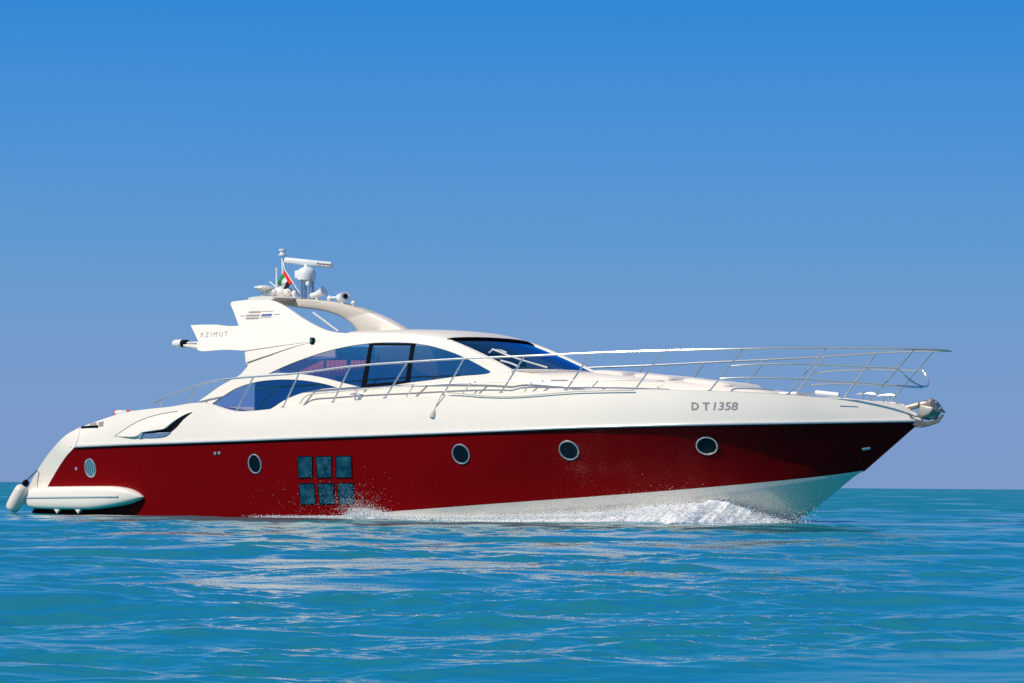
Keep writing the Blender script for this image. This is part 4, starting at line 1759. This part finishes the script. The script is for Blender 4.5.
# ------------------------------------------------------------------ sea
rng = np.random.default_rng(11)
NW = 190
LMIN, LMAX = 0.085, 9.0
lam = np.exp(math.log(LMIN) + (math.log(LMAX / LMIN)) * (np.arange(NW) + rng.uniform(0, 1, NW)) / NW)
tt_ = np.clip((np.log(lam) - math.log(0.9)) / math.log(2.4), 0, 1)
ang = rng.normal(0, 1, NW) * (rad(38) * (1 - tt_) + rad(20) * tt_)
wd_dir = math.atan2(FWD.y, FWD.x) + math.pi + rad(14)
kx = 2 * math.pi / lam * np.cos(wd_dir + ang)
ky = 2 * math.pi / lam * np.sin(wd_dir + ang)
pha = rng.uniform(0, 2 * math.pi, NW)
octv = np.log(LMAX / LMIN) / NW                      # natural-log width per component
SL_LONG, SL_SHORT = 0.044, 0.060                     # slope per unit log-wavelength: swell, wind ripples
amp = lam / (2 * math.pi) * np.sqrt(2 * octv) * (SL_SHORT * (1 - tt_) + SL_LONG * tt_)

pr = np.random.default_rng(5)
PN = 16
plx = np.exp(pr.uniform(math.log(5.0), math.log(26.0), PN))   # slick length along the wind streaks
ply = np.exp(pr.uniform(math.log(2.2), math.log(12.0), PN))
pp = pr.uniform(0, 2 * math.pi, PN)
psx = pr.choice([-1, 1], PN)


def ripple_mask(X, Y):
    """0 on oily calm slicks round the yacht, 1 on wind-ruffled open water"""
    P = X * RIGHT.x + Y * RIGHT.y
    Q = X * FWD.x + Y * FWD.y
    m = np.zeros_like(X)
    for i in range(PN):
        m += np.sin(2 * math.pi * (P / plx[i] * psx[i] + Q / ply[i]) + pp[i] + 0.8 * np.sin(P * 0.31 + Q * 0.17 + i))
    m /= math.sqrt(PN / 2)
    # open water away from the yacht is ruffled everywhere
    d = np.hypot(np.clip(np.abs(X - 3) - 13, 0, None), 0)
    dq = np.clip(Y - 4, 0, None)
    away = np.clip(d / 9, 0, 1) + np.clip(dq / 10, 0, 1)
    return np.clip(0.5 + 0.75 * (m - 0.05) + 0.55 * away, 0, 1)


def sea_height(X, Y, cell=None, rip=None):
    Z = np.zeros_like(X)
    DX = np.zeros_like(X)
    DY = np.zeros_like(X)
    short_gain = 0.26 + 1.1 * rip
    for i in range(NW):
        ph = kx[i] * X + ky[i] * Y + pha[i]
        a = amp[i] * (short_gain * (1 - tt_[i]) + tt_[i])
        if cell is not None:
            a = a * np.clip(lam[i] / (2.6 * cell) - 0.5, 0, 1)
        Z += a * np.cos(ph)
        kk = math.hypot(kx[i], ky[i])
        s = -0.6 * a * np.sin(ph)
        DX += s * kx[i] / kk
        DY += s * ky[i] / kk
    return Z, DX, DY


az0 = math.atan2(FWD.y, FWD.x)
fan = np.linspace(-rad(15), rad(15), 480)
rest = np.linspace(rad(15), 2 * math.pi - rad(15), 90)[1:-1]
th = az0 + np.concatenate([fan, rest])
r1 = [1.0]
while r1[-1] < 900:
    r1.append(r1[-1] * (1.05 if r1[-1] < 6 else 1.0019 if r1[-1] < 62 else 1.0034 if r1[-1] < 110 else 1.008))
while r1[-1] < 40000:
    r1.append(r1[-1] * 1.12)
rr = np.array(r1)
NT, NR = len(th), len(rr)
RR, TH = np.meshgrid(rr, th, indexing='ij')
RR, TH = RR.astype(np.float32), TH.astype(np.float32)
X = CAM.x + RR * np.cos(TH)
Y = CAM.y + RR * np.sin(TH)
cell = np.maximum(RR * 0.0017, 0.012)
cell[rr > 62] *= 1.7
cell[rr > 110] *= 2
cell[rr > 900] = 50
RIP = ripple_mask(X, Y)
wl_x = np.array([p.x for p in RED])
wl_y = np.array([abs(p.y) for p in RED])


def hull_damp(X, Y):
    half = np.interp(X, wl_x, wl_y, left=2.2, right=0.0)
    d = np.hypot(np.clip(np.abs(Y) - half, 0, None), np.clip(np.abs(X + 0.9) - 9.4, 0, None))
    return 0.35 + 0.65 * np.clip(d / 5.0, 0, 1)


def sea_at(xs, ys):
    xs, ys = np.array(xs), np.array(ys)
    z, _, _ = sea_height(xs, ys, np.full(xs.shape, 0.13), ripple_mask(xs, ys))
    return z * hull_damp(xs, ys)


Z, DX, DY = sea_height(X, Y, cell, RIP)
Z *= hull_damp(X, Y)
fade = np.clip((RR - 1) / 5, 0, 1) * np.clip((900 - RR) / 400, 0, 1)
# the hull pushes up a low shoulder of water beside the bow
Z *= fade
X += DX * fade
Y += DY * fade
half = np.interp(X, wl_x, wl_y, left=2.2, right=0.0)
dside = -Y - half                                     # metres outboard of the starboard waterline
along = np.clip((X + 10.5) / 18.0, 0, 1)
band = np.exp(-np.clip(dside - 0.1, 0, None) / (0.9 + 0.9 * along)) * (X > -10.6) * (X < 8.6) * (dside > -1.5)
strength = np.interp(X, [-10.6, -5, -2, 1, 4, 6.5, 7.6, 8.2, 9], [0.30, 0.28, 0.44, 0.42, 0.52, 0.74, 0.74, 0.5, 0.0])
foam = band * strength
# wake streaming off the stern
wk = np.exp(-np.abs(Y) / 3.0) * np.exp(-np.clip(-10.4 - X, 0, None) / 14) * (X < -10.2)
foam = np.maximum(foam, 0.72 * wk)
Z += 0.05 * band * np.interp(X, [2, 6, 8], [0, 1, 1]) * np.exp(-((dside - 0.8) / 0.5) ** 2)
co = np.stack([X, Y, Z], -1).reshape(-1, 3)
i0 = np.arange(NR - 1)[:, None] * NT
j0 = np.arange(NT)[None, :]
j1 = (j0 + 1) % NT
quads = np.stack([i0 + j0, i0 + NT + j0, i0 + NT + j1, i0 + j1], -1).reshape(-1, 4)
co = np.vstack([co, [[CAM.x, CAM.y, 0.0]]])
ctr = len(co) - 1
tri = np.stack([np.full(NT, ctr), np.arange(NT), (np.arange(NT) + 1) % NT], -1)
me = bpy.data.meshes.new("sea")
me.vertices.add(len(co))
me.vertices.foreach_set("co", co.astype(np.float32).ravel())
nl_ = len(quads) * 4 + len(tri) * 3
me.loops.add(nl_)
me.loops.foreach_set("vertex_index", np.concatenate([quads.ravel(), tri.ravel()]).astype(np.int32))
me.polygons.add(len(quads) + len(tri))
me.polygons.foreach_set("loop_start", np.concatenate([np.arange(len(quads)) * 4, len(quads) * 4 + np.arange(len(tri)) * 3]).astype(np.int32))
me.update(calc_edges=True)
me.validate()
me.shade_smooth()
me.materials.append(SEAM)
at_ = me.attributes.new("foam", 'FLOAT', 'POINT')
at_.data.foreach_set("value", np.concatenate([foam.ravel(), [0.0]]).astype(np.float32))
# unresolved ripples far off and on ruffled patches act as micro-roughness
rough_f = np.clip(RIP * np.clip((RR - 20) / 80, 0, 1), 0, 1)
at_ = me.attributes.new("ripple", 'FLOAT', 'POINT')
at_.data.foreach_set("value", np.concatenate([rough_f.ravel(), [0.0]]).astype(np.float32))
sea = bpy.data.objects.new("sea", me)
COL.objects.link(sea)
sea["kind"] = "structure"
print("sea verts", len(co), "zmax", Z.max(), Z.min(), Z.std())

# ------------------------------------------------------------------ bow wave and spray
KX = np.array([p.x for p in RED])


def wl_half(x):
    """half breadth of the wetted hull near the surface"""
    i = int(np.clip(np.searchsorted(KX, x), 1, N - 1))
    c_, k_ = CH[i], KEEL[i]
    if c_.z <= 0.02:
        return abs(RED[i].lerp(CH[i], 0.5).y)
    t = (c_.z - 0.0) / max(1e-4, c_.z - k_.z)
    return abs(c_.y) * (1 - min(1, max(0, t)))


SPX = cast(bvh_hull, 368, 500)[0].x                    # where the little splash stands on the waterline
ridge_h = pchip([(-4.0, 0.02), (SPX - 0.6, 0.05), (SPX - 0.1, 0.20), (SPX + 0.15, 0.22), (SPX + 0.6, 0.10), (1.2, 0.10), (2.2, 0.14), (3.2, 0.19), (4.5, 0.25),
                 (5.6, 0.34), (6.5, 0.50), (7.1, 0.52), (7.6, 0.36), (8.0, 0.14), (8.25, 0.02)])
ridge_w = pchip([(-4.0, 0.25), (SPX, 0.45), (1, 0.45), (3, 0.9), (4.5, 1.3), (6.0, 1.9), (7, 1.7), (7.7, 0.8), (8.25, 0.15)])


def fract(x, y, z, o=5):
    return noise.fractal(Vector((x, y, z)), 0.9, 2.1, o)


def crest(x, t):
    """height of the foam at fraction t of its width away from the hull"""
    q = (t + 0.10) / 0.38
    return ridge_h(x) * (q * math.exp(1 - q) if q > 1 else q ** 0.6)


nx, ny = 700, 70
vs, fs = [], []
for i in range(nx):
    x = -4.0 + (8.25 + 4.0) * i / (nx - 1)
    b0 = wl_half(x)
    w_ = ridge_w(x)
    for j in range(ny):
        t = j / (ny - 1)
        yy = t * (w_ + 0.25)
        n1 = fract(x * 1.3, yy * 1.3, 3.1)
        n2 = fract(x * 5, yy * 5, 8.7)
        n3 = fract(x * 19, yy * 19, 1.3, 4)
        z = -0.03 + crest(x, t) * max(0.1, 0.95 + 0.22 * n1 + 0.20 * n2) + 0.022 * n3 - 0.05 * max(0, n1 + n2 * 0.6 - 0.1) * t - 0.16 * t ** 4
        y = -(b0 - 0.22 + yy * (1 + 0.18 * fract(x * 2.0, 0.0, 5.0)))
        vs.append(Vector((x + 0.02 * n2, y + 0.03 * n3, z)))
zs_ = sea_at([v.x for v in vs], [v.y for v in vs])
for v, dz in zip(vs, zs_):
    v.z += float(dz)
for i in range(nx - 1):
    for j in range(ny - 1):
        a = i * ny + j
        fs.append((a, a + 1, a + ny + 1, a + ny))
bw = obj("bow_wave", vs, fs, FOAM, None, True, None)
tag(bw, "white foaming bow wave running along the waterline of the yacht", "bow wave", kind="stuff")


def droplets(spec, name, label):
    V, Fc = [], []
    oct_v = [(1, 0, 0), (-1, 0, 0), (0, 1, 0), (0, -1, 0), (0, 0, 1), (0, 0, -1)]
    oct_f = [(0, 2, 4), (2, 1, 4), (1, 3, 4), (3, 0, 4), (2, 0, 5), (1, 2, 5), (3, 1, 5), (0, 3, 5)]
    dz = sea_at([p[0] for p, r in spec], [p[1] for p, r in spec])
    for (p, r), d_z in zip(spec, dz):
        p = (p[0], p[1], p[2] + float(d_z))
        k = len(V)
        q = random.random() * 3
        c_, s_ = math.cos(q), math.sin(q)
        e = random.uniform(0.7, 1.6)
        for v in oct_v:
            V.append((p[0] + r * e * (v[0] * c_ - v[1] * s_), p[1] + r * (v[0] * s_ + v[1] * c_), p[2] + r * v[2] * random.uniform(0.7, 1.3)))
        Fc += [(a + k, b + k, c2 + k) for a, b, c2 in oct_f]
    o = obj(name, V, Fc, FOAM, None, True, None)
    tag(o, label, "spray", kind="stuff")
    return o


spec = []
for _ in range(52000):
    x = -3.8 + 12.0 * random.random() ** 0.55
    h_, w_ = ridge_h(x), ridge_w(x)
    t = random.random() ** 1.3
    y = -(wl_half(x) - 0.22 + t * (w_ + 0.25) * 1.04)
    if random.random() < 0.80 or (x < 4.5 and random.random() < 0.7):
        z = crest(x, t) * (0.75 + random.gauss(0.12, 0.14)) + random.gauss(0.0, 0.015)
        r = random.choice((0.003, 0.005, 0.007, 0.009))
    else:                                             # mist above the crest
        z = crest(x, t * 0.6) * (0.9 + random.expovariate(5.0))
        r = random.choice((0.002, 0.003, 0.004, 0.006))
    spec.append(((x, y, max(-0.02, z)), r))
for _ in range(700):
    x = random.gauss(8.25, 0.25)
    spec.append(((x, -abs(random.gauss(0.05, 0.25)) - 0.02, abs(random.gauss(0, 0.16))), random.choice((0.004, 0.006, 0.009))))
droplets(spec, "bow_spray", "fine white droplets thrown up over the bow wave")
spec = []
for _ in range(3600):
    q = random.expovariate(7.0)                       # height above the water
    x = SPX + 0.1 - 0.9 * q + random.gauss(0, 0.22 + 0.35 * q)
    y = -(2.27 + 0.12 * q + random.random() ** 2 * 0.30)
    spec.append(((x, y, 0.02 + q), random.choice((0.004, 0.006, 0.009, 0.012)) if q < 0.2 else random.choice((0.0025, 0.004, 0.005, 0.007))))
for _ in range(420):
    x = SPX + random.gauss(-0.9, 0.75)
    q = abs(random.gauss(0, 0.42))
    spec.append(((x, -(2.36 + 0.08 * q + random.random() * 0.25), q), random.choice((0.0025, 0.0035, 0.005))))
droplets(spec, "splash", "scattered droplets splashing over the six square hull windows")
